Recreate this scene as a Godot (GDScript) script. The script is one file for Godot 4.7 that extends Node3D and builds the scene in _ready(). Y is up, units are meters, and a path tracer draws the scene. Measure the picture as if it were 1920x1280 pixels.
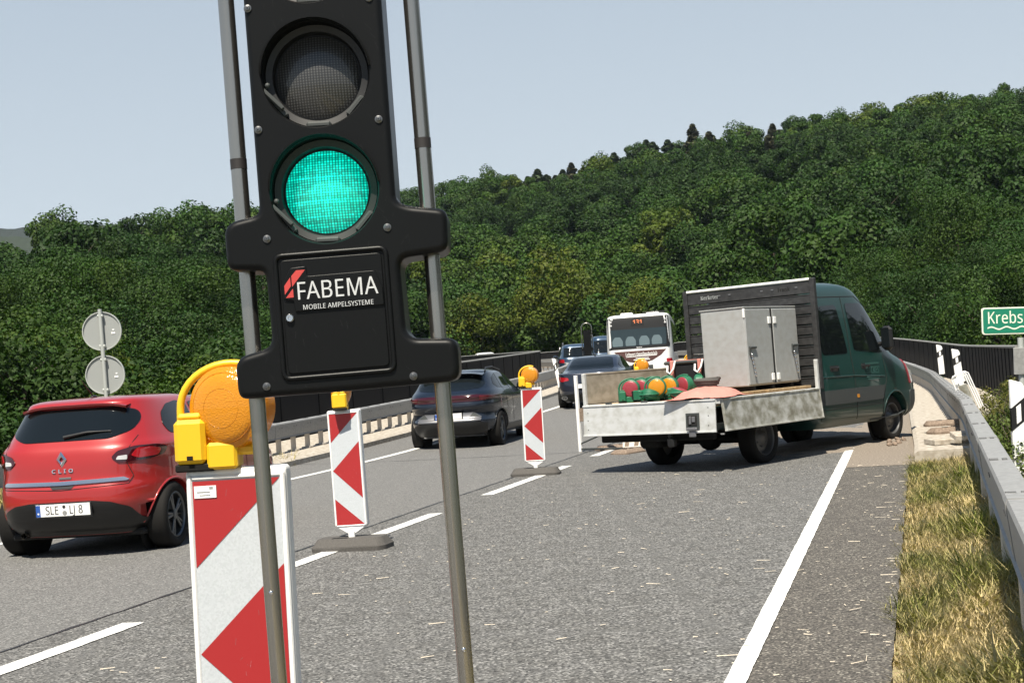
extends Node3D
# A road works site on a curved bridge: portable signal in front, traffic queue, dropside lorry, wooded hills behind.

class MB:
	var v := PackedVector3Array()
	var n := PackedVector3Array()
	var t := PackedVector2Array()
	var c := PackedColorArray()
	var col := Color(1, 1, 1)
	var use_col := false
	var m := Transform3D()
	func tri(a: Vector3, b: Vector3, d: Vector3, na: Vector3, nb: Vector3, nd: Vector3, ua := Vector2(), ub := Vector2(), ud := Vector2()) -> void:
		if (b - a).cross(d - a).dot(na + nb + nd) > 0.0:
			v.append_array(PackedVector3Array([m * a, m * d, m * b]))
			n.append_array(PackedVector3Array([m.basis * na, m.basis * nd, m.basis * nb]))
			t.append_array(PackedVector2Array([ua, ud, ub]))
		else:
			v.append_array(PackedVector3Array([m * a, m * b, m * d]))
			n.append_array(PackedVector3Array([m.basis * na, m.basis * nb, m.basis * nd]))
			t.append_array(PackedVector2Array([ua, ub, ud]))
		if use_col:
			c.append(col); c.append(col); c.append(col)
	func flat(a: Vector3, b: Vector3, d: Vector3, outward: Vector3, ua := Vector2(), ub := Vector2(), ud := Vector2()) -> void:
		var g := (b - a).cross(d - a).normalized()
		if g.dot(outward) < 0.0: g = -g
		tri(a, b, d, g, g, g, ua, ub, ud)
	func quad(a: Vector3, b: Vector3, d: Vector3, e: Vector3, outward: Vector3, uv := Rect2(0, 0, 1, 1)) -> void:
		var p := uv.position; var q := uv.end
		flat(a, b, d, outward, p, Vector2(q.x, p.y), q)
		flat(a, d, e, outward, p, q, Vector2(p.x, q.y))
	func squad(a: Vector3, b: Vector3, d: Vector3, e: Vector3, na: Vector3, nb: Vector3, nd: Vector3, ne: Vector3, ua := Vector2(), ub := Vector2(), ud := Vector2(), ue := Vector2()) -> void:
		tri(a, b, d, na, nb, nd, ua, ub, ud)
		tri(a, d, e, na, nd, ne, ua, ud, ue)
	# box with chamfered edges, ce = centre, s = full size
	func box(ce: Vector3, s: Vector3, bev := 0.0, bs := Basis()) -> void:
		var keep := m
		m = m * Transform3D(bs, ce)
		var h := s * 0.5
		var b: float = minf(bev, minf(h.x, minf(h.y, h.z)) * 0.9)
		for ax in 3:
			var u := (ax + 1) % 3; var w := (ax + 2) % 3
			for sg in [-1.0, 1.0]:
				var o := Vector3(); o[ax] = sg
				var p: Array[Vector3] = []
				for k in [[-1, -1], [1, -1], [1, 1], [-1, 1]]:
					var q := Vector3(); q[ax] = sg * h[ax]; q[u] = k[0] * (h[u] - b); q[w] = k[1] * (h[w] - b)
					p.append(q)
				quad(p[0], p[1], p[2], p[3], o)
			if b > 0.0:
				for su in [-1.0, 1.0]:
					for sw in [-1.0, 1.0]:
						var a1 := Vector3(); a1[ax] = -h[ax] + b; a1[u] = su * h[u]; a1[w] = sw * (h[w] - b)
						var a2 := a1; a2[ax] = h[ax] - b
						var b1 := Vector3(); b1[ax] = -h[ax] + b; b1[u] = su * (h[u] - b); b1[w] = sw * h[w]
						var b2 := b1; b2[ax] = h[ax] - b
						var o2 := Vector3(); o2[u] = su; o2[w] = sw
						quad(a1, a2, b2, b1, o2)
		if b > 0.0:
			for sx in [-1.0, 1.0]:
				for sy in [-1.0, 1.0]:
					for sz in [-1.0, 1.0]:
						flat(Vector3(sx * h.x, sy * (h.y - b), sz * (h.z - b)), Vector3(sx * (h.x - b), sy * h.y, sz * (h.z - b)), Vector3(sx * (h.x - b), sy * (h.y - b), sz * h.z), Vector3(sx, sy, sz))
		m = keep
	func tube(pts: Array, r, seg := 10, caps := true) -> void:
		var rings: Array = []
		var prev := Vector3()
		for i in pts.size():
			var d: Vector3 = (pts[mini(i + 1, pts.size() - 1)] - pts[maxi(i - 1, 0)]).normalized()
			var x := prev
			if i == 0:
				x = d.cross(Vector3.UP if absf(d.y) < 0.9 else Vector3.RIGHT).normalized()
			x = (x - d * x.dot(d)).normalized()
			prev = x
			var y := d.cross(x)
			var rr: float = r if r is float else r[i]
			var ring: Array = []
			for k in seg:
				var a := TAU * k / seg
				ring.append([pts[i] + (x * cos(a) + y * sin(a)) * rr, x * cos(a) + y * sin(a)])
			rings.append(ring)
		for i in rings.size() - 1:
			for k in seg:
				var j := (k + 1) % seg
				squad(rings[i][k][0], rings[i][j][0], rings[i + 1][j][0], rings[i + 1][k][0], rings[i][k][1], rings[i][j][1], rings[i + 1][j][1], rings[i + 1][k][1])
		if caps:
			for e in [0, rings.size() - 1]:
				var o: Vector3 = (pts[0] - pts[1]) if e == 0 else (pts[e] - pts[e - 1])
				for k in seg:
					flat(pts[e], rings[e][k][0], rings[e][(k + 1) % seg][0], o)
	# profile of (radius, height) turned round the axis y of m
	func lathe(pr: Array, seg := 24, smooth := false) -> void:
		for i in pr.size() - 1:
			var d: Vector2 = pr[i + 1] - pr[i]
			if d.length() < 1e-6: continue
			var nn := Vector2(d.y, -d.x).normalized()
			var n0 := nn; var n1 := nn
			if smooth:
				if i > 0: n0 = (nn + Vector2(pr[i].y - pr[i - 1].y, -(pr[i].x - pr[i - 1].x)).normalized()).normalized()
				if i + 2 < pr.size(): n1 = (nn + Vector2(pr[i + 2].y - pr[i + 1].y, -(pr[i + 2].x - pr[i + 1].x)).normalized()).normalized()
			for k in seg:
				var a := TAU * k / seg; var b := TAU * (k + 1) / seg
				var ca := Vector3(cos(a), 0, sin(a)); var cb := Vector3(cos(b), 0, sin(b))
				var y0 := Vector3(0, pr[i].y, 0); var y1 := Vector3(0, pr[i + 1].y, 0)
				var r0: float = pr[i].x; var r1: float = pr[i + 1].x
				squad(ca * r0 + y0, cb * r0 + y0, cb * r1 + y1, ca * r1 + y1, ca * n0.x + Vector3(0, n0.y, 0), cb * n0.x + Vector3(0, n0.y, 0), cb * n1.x + Vector3(0, n1.y, 0), ca * n1.x + Vector3(0, n1.y, 0), Vector2(0.5 + ca.x * 0.5 * r0 / maxf(pr[0].x, 0.001), 0.5), Vector2(), Vector2(), Vector2())
	func ball(ce: Vector3, r: Vector3, seg := 14, rows := 8) -> void:
		for i in rows:
			var p0 := PI * i / rows - PI / 2; var p1 := PI * (i + 1) / rows - PI / 2
			for k in seg:
				var a := TAU * k / seg; var b := TAU * (k + 1) / seg
				var q: Array = []
				for e in [[p0, a], [p0, b], [p1, b], [p1, a]]:
					q.append(Vector3(cos(e[0]) * cos(e[1]), sin(e[0]), cos(e[0]) * sin(e[1])))
				squad(ce + q[0] * r, ce + q[1] * r, ce + q[2] * r, ce + q[3] * r, (q[0] / r).normalized(), (q[1] / r).normalized(), (q[2] / r).normalized(), (q[3] / r).normalized())
	# flat polygon in x, y at height z, facing +z or -z
	func face(poly: PackedVector2Array, z: float, facing := 1.0, uvr := Rect2()) -> void:
		var id := Geometry2D.triangulate_polygon(poly)
		for i in range(0, id.size(), 3):
			var u: Array = []
			for k in 3:
				var p := poly[id[i + k]]
				u.append((p - uvr.position) / uvr.size if uvr.size.x > 0 else p)
			flat(Vector3(poly[id[i]].x, poly[id[i]].y, z), Vector3(poly[id[i + 1]].x, poly[id[i + 1]].y, z), Vector3(poly[id[i + 2]].x, poly[id[i + 2]].y, z), Vector3(0, 0, facing), u[0], u[1], u[2])
	# polygon pushed from z0 to z1, its front edge rounded by bev in three steps
	func slab(poly: PackedVector2Array, z0: float, z1: float, bev := 0.0, front := true) -> PackedVector2Array:
		var lp := poly
		if Geometry2D.is_polygon_clockwise(lp): lp.reverse()
		var k := lp.size()
		var inward := PackedVector2Array()
		for i in k:
			var e0 := (lp[i] - lp[(i + k - 1) % k]).normalized(); var e1 := (lp[(i + 1) % k] - lp[i]).normalized()
			var o := Vector2(-e0.y, e0.x) + Vector2(-e1.y, e1.x)
			o = o.normalized()
			inward.append(o / maxf(0.5, o.dot(Vector2(-e0.y, e0.x))))
		var loops: Array = [[lp, z0], [lp, z1 - bev]]
		if bev > 0.0:
			for a in [0.4, 0.8, 1.2, PI / 2]:
				var q := PackedVector2Array()
				for i in k: q.append(lp[i] + inward[i] * bev * (1.0 - cos(a)))
				loops.append([q, z1 - bev + bev * sin(a)])
		for l in loops.size() - 1:
			for i in k:
				var j := (i + 1) % k
				var a0 := Vector3(loops[l][0][i].x, loops[l][0][i].y, loops[l][1]); var b0 := Vector3(loops[l][0][j].x, loops[l][0][j].y, loops[l][1])
				var a1 := Vector3(loops[l + 1][0][i].x, loops[l + 1][0][i].y, loops[l + 1][1]); var b1 := Vector3(loops[l + 1][0][j].x, loops[l + 1][0][j].y, loops[l + 1][1])
				var o := -(inward[i] + inward[j]).normalized()
				var t0: float = 0.0 if l == 0 else ([0.0, 0.4, 0.8, 1.2, PI / 2][l - 1])
				var t1: float = 0.0 if l == 0 else ([0.0, 0.4, 0.8, 1.2, PI / 2][l])
				var oi := -inward[i].normalized(); var oj := -inward[j].normalized()
				if oi.dot(oj) < 0.6: oi = o; oj = o
				squad(a0, b0, b1, a1, Vector3(oi.x * cos(t0), oi.y * cos(t0), sin(t0)), Vector3(oj.x * cos(t0), oj.y * cos(t0), sin(t0)), Vector3(oj.x * cos(t1), oj.y * cos(t1), sin(t1)), Vector3(oi.x * cos(t1), oi.y * cos(t1), sin(t1)))
		face(lp, z0, -1.0)
		var last: PackedVector2Array = loops[loops.size() - 1][0]
		if front: face(last, z1, 1.0)
		return last
	# a polygon laid on a curved surface f(Vector2) -> Vector3, off above it, with a skirt
	func patch(poly: PackedVector2Array, f: Callable, outward: Vector3, off := 0.004, cell := 0.05, uvr := Rect2()) -> void:
		var lo := poly[0]; var hi := poly[0]
		for p in poly:
			lo = lo.min(p); hi = hi.max(p)
		var e := 0.004
		var nrm := func(p: Vector2) -> Vector3:
			var g: Vector3 = (f.call(p + Vector2(e, 0)) - f.call(p - Vector2(e, 0))).cross(f.call(p + Vector2(0, e)) - f.call(p - Vector2(0, e)))
			g = g.normalized() if g.length() > 1e-12 else outward
			return g if g.dot(outward) >= 0.0 else -g
		var nx := int(ceil((hi.x - lo.x) / cell)); var ny := int(ceil((hi.y - lo.y) / cell))
		for i in nx:
			for j in ny:
				var a := lo + Vector2(i, j) * cell
				var r := PackedVector2Array([a, a + Vector2(cell, 0), a + Vector2(cell, cell), a + Vector2(0, cell)])
				for q in Geometry2D.intersect_polygons(poly, r):
					if q.size() < 3: continue
					var pts: Array = []
					var ns: Array = []
					for p in q:
						var g: Vector3 = nrm.call(p)
						ns.append(g); pts.append(f.call(p) + g * off)
					var id := Geometry2D.triangulate_polygon(q)
					for k in range(0, id.size(), 3):
						var u: Array = []
						for w in 3: u.append((q[id[k + w]] - uvr.position) / uvr.size if uvr.size.x > 0 else q[id[k + w]])
						tri(pts[id[k]], pts[id[k + 1]], pts[id[k + 2]], ns[id[k]], ns[id[k + 1]], ns[id[k + 2]], u[0], u[1], u[2])
		for i in poly.size():
			var p0 := poly[i]; var p1 := poly[(i + 1) % poly.size()]
			var k := int(ceil(p0.distance_to(p1) / cell))
			for s in k:
				var a := p0.lerp(p1, float(s) / k); var b := p0.lerp(p1, float(s + 1) / k)
				var na: Vector3 = nrm.call(a); var nb: Vector3 = nrm.call(b)
				var pa: Vector3 = f.call(a); var pb: Vector3 = f.call(b)
				var side := (pb - pa).cross(na)
				var mid: Vector3 = f.call((lo + hi) * 0.5)
				if side.dot(pa - mid) < 0.0: side = -side
				quad(pa + na * off, pb + nb * off, pb - nb * 0.006, pa - na * 0.006, side)
	func mesh() -> ArrayMesh:
		var arr := []
		arr.resize(Mesh.ARRAY_MAX)
		arr[Mesh.ARRAY_VERTEX] = v; arr[Mesh.ARRAY_NORMAL] = n; arr[Mesh.ARRAY_TEX_UV] = t
		if use_col: arr[Mesh.ARRAY_COLOR] = c
		var am := ArrayMesh.new()
		am.add_surface_from_arrays(Mesh.PRIMITIVE_TRIANGLES, arr)
		return am

# a vehicle body: plan outlines (rounded rectangles) stacked from the sill to the roof; -z is forward, z = 0 the rear end
class Hull:
	var ky := []
	var kv := []
	var sl := []
	var a := 5.0
	var br := 4.0
	var bf := 4.0
	func _init(keys: Array, ex := 5.0, rear_ex := 4.0, front_ex := 4.0) -> void:
		a = ex; br = rear_ex; bf = front_ex
		for k in keys:
			ky.append(k[0]); kv.append([k[1], k[2], k[3]])
		var cnt := ky.size()
		for i in cnt:
			var d := [0.0, 0.0, 0.0]
			if i > 0 and i < cnt - 1:
				for q in 3:
					var d0: float = (kv[i][q] - kv[i - 1][q]) / (ky[i] - ky[i - 1]); var d1: float = (kv[i + 1][q] - kv[i][q]) / (ky[i + 1] - ky[i])
					d[q] = 0.0 if d0 * d1 <= 0.0 else 2.0 * d0 * d1 / (d0 + d1)
			sl.append(d)
	func at(y: float) -> Vector3:
		var i := 0
		while i < ky.size() - 2 and y > ky[i + 1]: i += 1
		var h: float = ky[i + 1] - ky[i]
		var t := clampf((y - ky[i]) / h, 0.0, 1.0)
		var o := Vector3()
		for q in 3:
			o[q] = (2 * t * t * t - 3 * t * t + 1) * kv[i][q] + (t * t * t - 2 * t * t + t) * h * sl[i][q] + (-2 * t * t * t + 3 * t * t) * kv[i + 1][q] + (t * t * t - t * t) * h * sl[i + 1][q]
		return o
	func rear(p: Vector2) -> Vector3:
		var k := at(p.y); var zc := (k.y + k.z) * 0.5; var l := (k.y - k.z) * 0.5
		return Vector3(p.x, p.y, zc + l * pow(maxf(0.0, 1.0 - pow(minf(1.0, absf(p.x) / k.x), a)), 1.0 / br))
	func front(p: Vector2) -> Vector3:
		var k := at(p.y); var zc := (k.y + k.z) * 0.5; var l := (k.y - k.z) * 0.5
		return Vector3(p.x, p.y, zc - l * pow(maxf(0.0, 1.0 - pow(minf(1.0, absf(p.x) / k.x), a)), 1.0 / bf))
	func flank(p: Vector2, sg: float) -> Vector3:
		var k := at(p.y); var zc := (k.y + k.z) * 0.5; var l := (k.y - k.z) * 0.5
		var b := br if p.x > zc else bf
		return Vector3(sg * k.x * pow(maxf(0.0, 1.0 - pow(minf(1.0, absf(p.x - zc) / l), b)), 1.0 / a), p.y, p.x)
	func right(p: Vector2) -> Vector3: return flank(p, 1.0)
	func left(p: Vector2) -> Vector3: return flank(p, -1.0)
	func build(mb: MB, wheels: Array, wr: float, step := 0.03, ns := 84, nr := 30) -> void:
		var ys := []
		for i in ky.size() - 1:
			var dz: float = maxf(absf(kv[i + 1][1] - kv[i][1]), absf(kv[i + 1][2] - kv[i][2]))
			var k := maxi(int(ceil((ky[i + 1] - ky[i]) / step)), mini(8, int(ceil(dz / 0.15))))
			for s in k: ys.append(lerpf(ky[i], ky[i + 1], float(s) / k))
		ys.append(ky[ky.size() - 1])
		var q := pow(0.5, 1.0 / a)
		var rows: Array = []
		for y in ys:
			var k := at(y); var zc := (k.y + k.z) * 0.5; var l := (k.y - k.z) * 0.5
			var row := PackedVector3Array()
			var zr := zc + l * pow(maxf(0.0, 1.0 - pow(q, a)), 1.0 / br); var zf := zc - l * pow(maxf(0.0, 1.0 - pow(q, a)), 1.0 / bf)
			for s in ns: row.append(flank(Vector2(lerpf(zf, zr, float(s) / ns), y), 1.0))
			for s in nr: row.append(rear(Vector2(lerpf(k.x * q, -k.x * q, float(s) / nr), y)))
			for s in ns: row.append(flank(Vector2(lerpf(zr, zf, float(s) / ns), y), -1.0))
			for s in nr: row.append(front(Vector2(lerpf(-k.x * q, k.x * q, float(s) / nr), y)))
			for i in row.size():
				if absf(row[i].x) > k.x * 0.8:
					for w in wheels:
						var d := Vector2(row[i].z - w, row[i].y - wr * 0.98)
						var R := wr * 1.13
						if absf(d.length() - R) < 0.022:
							d = d.normalized() * R
							row[i] = Vector3(row[i].x, d.y + wr * 0.98, d.x + w)
						elif d.length() < R:
							row[i].x -= signf(row[i].x) * 0.26
			rows.append(row)
		var cnt: int = rows[0].size()
		var nm: Array = []
		for j in rows.size():
			var out := PackedVector3Array()
			for i in cnt:
				var du: Vector3 = rows[j][(i + 1) % cnt] - rows[j][(i + cnt - 1) % cnt]
				var dv: Vector3 = rows[mini(j + 1, rows.size() - 1)][i] - rows[maxi(j - 1, 0)][i]
				var g := du.cross(dv).normalized()
				var o := Vector3(rows[j][i].x, 0.3 if j > rows.size() / 2 else -0.1, 0) + Vector3(0, 0, (rows[j][i].z - (kv[0][1] + kv[0][2]) * 0.5) * 0.4)
				out.append(g if g.dot(o) >= 0.0 else -g)
			nm.append(out)
		for j in rows.size() - 1:
			for i in cnt:
				var k := (i + 1) % cnt
				mb.squad(rows[j][i], rows[j][k], rows[j + 1][k], rows[j + 1][i], nm[j][i], nm[j][k], nm[j + 1][k], nm[j + 1][i])
		var k0 := at(ys[0])
		var ce := Vector3(0, ys[0], (k0.y + k0.z) * 0.5)
		for i in cnt: mb.flat(ce, rows[0][i], rows[0][(i + 1) % cnt], Vector3.DOWN)

var used := {}
var M := {}
var rng := RandomNumberGenerator.new()
const HEAD := 0.2617994
const S0 := 36.0
const RAD := 120.0

func numbered(called: String) -> String:
	var k: int = used.get(called, -1) + 1
	used[called] = k
	return called if k == 0 else "%s_%03d" % [called, k]
func tag(o: Node, label: String, category := "", group := "", kind := "") -> Node:
	if label: o.set_meta("label", label)
	if category: o.set_meta("category", category)
	if group: o.set_meta("group", group)
	if kind: o.set_meta("kind", kind)
	return o
func thing(called: String, at: Vector3, turn: float, label: String, category: String, group := "") -> Node3D:
	var o := Node3D.new()
	o.name = numbered(called)
	add_child(o)
	o.position = at; o.rotation.y = turn
	tag(o, label, category, group)
	return o
func part(called: String, shape, mat: Material, parent: Node = null) -> MeshInstance3D:
	var o := MeshInstance3D.new()
	o.mesh = shape.mesh() if shape is MB else shape
	o.material_override = mat
	o.name = called if parent else numbered(called)
	(parent if parent else self).add_child(o, true)
	return o
func setting(called: String, shape, mat: Material) -> MeshInstance3D:
	var o := part(called, shape, mat)
	o.set_meta("kind", "structure")
	return o
func L(r: float, g: float, b: float) -> Color:
	return Color(r, g, b).linear_to_srgb()
func mat(col: Color, rough := 0.7, metal := 0.0, coat := 0.0) -> StandardMaterial3D:
	var s := StandardMaterial3D.new()
	s.albedo_color = col; s.roughness = rough; s.metallic = metal
	if coat > 0.0:
		s.clearcoat_enabled = true; s.clearcoat = coat; s.clearcoat_roughness = 0.04
	return s
func ramp(stops: Array) -> Gradient:
	var g := Gradient.new()
	g.offsets = PackedFloat32Array(stops.map(func(x): return x[0]))
	g.colors = PackedColorArray(stops.map(func(x): return x[1]))
	return g
func noise_tex(size: int, freq: float, stops: Array, cellular := false, sd := 1, normal := 0.0, oct := 4) -> NoiseTexture2D:
	var f := FastNoiseLite.new()
	f.seed = sd; f.frequency = freq
	if cellular:
		f.noise_type = FastNoiseLite.TYPE_CELLULAR
		f.cellular_return_type = FastNoiseLite.RETURN_CELL_VALUE if normal == 0.0 else FastNoiseLite.RETURN_DISTANCE
		f.fractal_type = FastNoiseLite.FRACTAL_NONE
	else:
		f.noise_type = FastNoiseLite.TYPE_SIMPLEX_SMOOTH
		f.fractal_octaves = oct
	var x := NoiseTexture2D.new()
	x.width = size; x.height = size; x.seamless = true; x.noise = f
	x.seamless_blend_skirt = 0.1
	if normal > 0.0:
		x.as_normal_map = true; x.bump_strength = normal
	else:
		x.color_ramp = ramp(stops)
	return x
func text(words: String, called: String, parent: Node, at: Vector3, height: float, m: Material, turn := Vector3(), font := "Droid Sans", squeeze := 1.0, bold := 400, depth := 0.002) -> MeshInstance3D:
	var tm := TextMesh.new()
	var f := SystemFont.new()
	f.font_names = PackedStringArray([font]); f.font_weight = bold
	tm.font = f; tm.text = words; tm.font_size = 64
	tm.pixel_size = height / 46.0; tm.depth = depth
	tm.curve_step = 2.0
	var o := MeshInstance3D.new()
	o.mesh = tm; o.material_override = m; o.name = called
	parent.add_child(o, true)
	o.position = at; o.rotation = turn; o.scale = Vector3(squeeze, 1, 1)
	return o

# the road: s metres along it, n metres to the right of the kerb line, h above its surface
func rise(s: float) -> float:
	var x := 0.5 * (sqrt((s - 25.0) * (s - 25.0) + 16.0) + (s - 25.0))
	return 2.4 * (1.0 - exp(-x / 78.0))
func heading(s: float) -> float:
	return HEAD if s < S0 else HEAD - (s - S0) / RAD
func PT(s: float, n: float, h := 0.0) -> Vector3:
	var f := Vector3(sin(HEAD), 0, -cos(HEAD)); var r := Vector3(cos(HEAD), 0, sin(HEAD))
	var y := Vector3(0, rise(s - 1.7 * (n + 9.1) * (1.0 - smoothstep(48.0, 95.0, s))) + h, 0)   # the outer side climbs later
	if s < 19.0: n -= 0.0235 * (19.0 - s) * clampf((n + 0.85) / 1.6, 0.0, 1.0)   # the verge narrows towards the viewer
	if s < S0: return f * s + r * n + y
	var a := (s - S0) / RAD
	return f * S0 - r * RAD + (r * cos(a) + f * sin(a)) * (RAD + n) + y
func SN(x: float, z: float) -> Vector2:
	var f := Vector2(sin(HEAD), -cos(HEAD)); var r := Vector2(cos(HEAD), sin(HEAD))
	var p := Vector2(x, z)
	if p.dot(f) < S0: return Vector2(p.dot(f), p.dot(r))
	var d := p - (f * S0 - r * RAD)
	return Vector2(S0 + atan2(d.dot(f), d.dot(r)) * RAD, d.length() - RAD)
func strip(mb: MB, n0: float, n1: float, h: float, s0: float, s1: float, ds := 1.0, cuts := 1, wob := 0.0) -> void:
	var k := int(ceil((s1 - s0) / ds))
	for i in k:
		var a := lerpf(s0, s1, float(i) / k); var b := lerpf(s0, s1, float(i + 1) / k)
		for j in cuts:
			var p := lerpf(n0, n1, float(j) / cuts); var q := lerpf(n0, n1, float(j + 1) / cuts)
			var pa := p + sin(a * 17.0) * wob + sin(a * 5.3) * wob; var pb := p + sin(b * 17.0) * wob + sin(b * 5.3) * wob
			var qa := q + sin(a * 13.0 + 1.0) * wob + sin(a * 41.0) * wob; var qb := q + sin(b * 13.0 + 1.0) * wob + sin(b * 41.0) * wob
			mb.squad(PT(a, pa, h), PT(a, qa, h), PT(b, qb, h), PT(b, pb, h), Vector3.UP, Vector3.UP, Vector3.UP, Vector3.UP, Vector2(pa, a), Vector2(qa, a), Vector2(qb, b), Vector2(pb, b))
func sweep(mb: MB, prof: Array, s0: float, s1: float, ds := 1.0) -> void:
	var ce := Vector2()
	for p in prof: ce += p
	ce /= prof.size()
	var k := int(ceil((s1 - s0) / ds))
	for i in k:
		var a := lerpf(s0, s1, float(i) / k); var b := lerpf(s0, s1, float(i + 1) / k)
		for j in prof.size():
			var p: Vector2 = prof[j]; var q: Vector2 = prof[(j + 1) % prof.size()]
			var e := (q - p).orthogonal().normalized()
			if e.dot((p + q) * 0.5 - ce) < 0.0: e = -e
			var r := PT(a, 1) - PT(a, 0)
			mb.quad(PT(a, p.x, p.y), PT(a, q.x, q.y), PT(b, q.x, q.y), PT(b, p.x, p.y), r * e.x + Vector3.UP * e.y, Rect2(p.length(), a, q.distance_to(p), b - a))
	for e in [[s0, -1.0], [s1, 1.0]]:
		var f := PT(e[0] + 0.1, 0) - PT(e[0], 0)
		var c0 := PT(e[0], ce.x, ce.y)
		for j in prof.size():
			var p: Vector2 = prof[j]; var q: Vector2 = prof[(j + 1) % prof.size()]
			mb.flat(c0, PT(e[0], p.x, p.y), PT(e[0], q.x, q.y), f * e[1])
func V2(a: Array) -> PackedVector2Array:
	var o := PackedVector2Array()
	for i in range(0, a.size(), 2): o.append(Vector2(a[i], a[i + 1]))
	return o
func mirrored(a: Array) -> Array:
	var o := []
	for i in range(a.size() - 2, -1, -2):
		o.append(-a[i]); o.append(a[i + 1])
	return o
func disc(ce: Vector2, r: float, k := 24) -> PackedVector2Array:
	var o := PackedVector2Array()
	for i in k: o.append(ce + Vector2(cos(TAU * i / k), sin(TAU * i / k)) * r)
	return o
# corners of a polygon rounded with radius r
func rounded(p: PackedVector2Array, r: float, k := 4) -> PackedVector2Array:
	var o := PackedVector2Array()
	var c := p.size()
	for i in c:
		var a := p[(i + c - 1) % c]; var b := p[i]; var d := p[(i + 1) % c]
		var ra: float = minf(r, b.distance_to(a) * 0.45); var rd: float = minf(r, b.distance_to(d) * 0.45)
		var p0 := b + (a - b).normalized() * ra; var p2 := b + (d - b).normalized() * rd
		for j in k + 1:
			var t := float(j) / k
			o.append(p0 * (1 - t) * (1 - t) + b * 2 * t * (1 - t) + p2 * t * t)
	return o

func view_and_light() -> void:
	var cam := Camera3D.new()
	cam.name = "camera"
	var pitch := deg_to_rad(1.27); var roll := deg_to_rad(4.0)
	var fw := Vector3(0, sin(pitch), -cos(pitch)); var r0 := Vector3.RIGHT; var u0 := r0.cross(fw)
	cam.transform = Transform3D(Basis(r0 * cos(roll) - u0 * sin(roll), u0 * cos(roll) + r0 * sin(roll), -fw), Vector3(0, 1.4, 0))
	cam.fov = 26.67; cam.near = 0.05; cam.far = 6000.0; cam.current = true
	add_child(cam)
	var sky_mat := ProceduralSkyMaterial.new()
	sky_mat.sky_top_color = L(0.052, 0.105, 0.205)
	sky_mat.sky_horizon_color = L(0.385, 0.43, 0.46)
	sky_mat.sky_curve = 0.42
	sky_mat.ground_bottom_color = L(0.04, 0.045, 0.035)
	sky_mat.ground_horizon_color = L(0.2, 0.23, 0.23)
	sky_mat.sun_angle_max = 25.0
	var sky := Sky.new(); sky.sky_material = sky_mat
	var env := Environment.new()
	env.background_mode = Environment.BG_SKY; env.sky = sky
	env.ambient_light_source = Environment.AMBIENT_SOURCE_SKY
	env.tonemap_mode = Environment.TONE_MAPPER_LINEAR
	env.tonemap_exposure = 1.85
	env.sdfgi_enabled = true; env.ssao_enabled = true; env.ssil_enabled = true
	env.fog_enabled = true; env.fog_density = 0.00006; env.fog_light_color = L(0.36, 0.44, 0.52)
	var we := WorldEnvironment.new(); we.name = "environment"; we.environment = env
	add_child(we)
	var sun := DirectionalLight3D.new(); sun.name = "sun"
	sun.light_energy = 1.6; sun.light_color = Color(1.0, 0.965, 0.90); sun.light_angular_distance = 0.5; sun.shadow_enabled = true
	add_child(sun)
	var el := deg_to_rad(61.0); var az := deg_to_rad(14.0)   # light travels 14 degrees to the right of the view
	sun.look_at_from_position(Vector3.ZERO, Vector3(sin(az) * cos(el), -sin(el), -cos(az) * cos(el)))

func textured(col: Color, rough: float, tex: Texture2D, scale: float, normal: Texture2D = null, nscale := 1.0) -> StandardMaterial3D:
	var s := mat(col, rough)
	s.albedo_texture = tex
	s.uv1_triplanar = true; s.uv1_world_triplanar = true; s.uv1_scale = Vector3.ONE * scale
	if normal:
		s.normal_enabled = true; s.normal_texture = normal; s.normal_scale = nscale
	return s

# a plain colour with fine scratches and scuffs
func scratches(base: Color, pale: float, count: int, sd: int) -> ImageTexture:
	var img := Image.create(512, 512, false, Image.FORMAT_RGB8)
	img.fill(base)
	rng.seed = sd
	for i in count:
		var p := Vector2(rng.randf() * 512.0, rng.randf() * 512.0); var d := Vector2.from_angle(rng.randfn() * 0.5 + PI / 2) * rng.randf_range(2.0, 26.0)
		var k := pale * rng.randf_range(0.45, 1.4)
		for j in 30:
			var q := p + d * (j / 30.0)
			img.set_pixel(posmod(int(q.x), 512), posmod(int(q.y), 512), base.lerp(L(k, k, k * 1.04), rng.randf_range(0.4, 1.0)))
	return ImageTexture.create_from_image(img)

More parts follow.
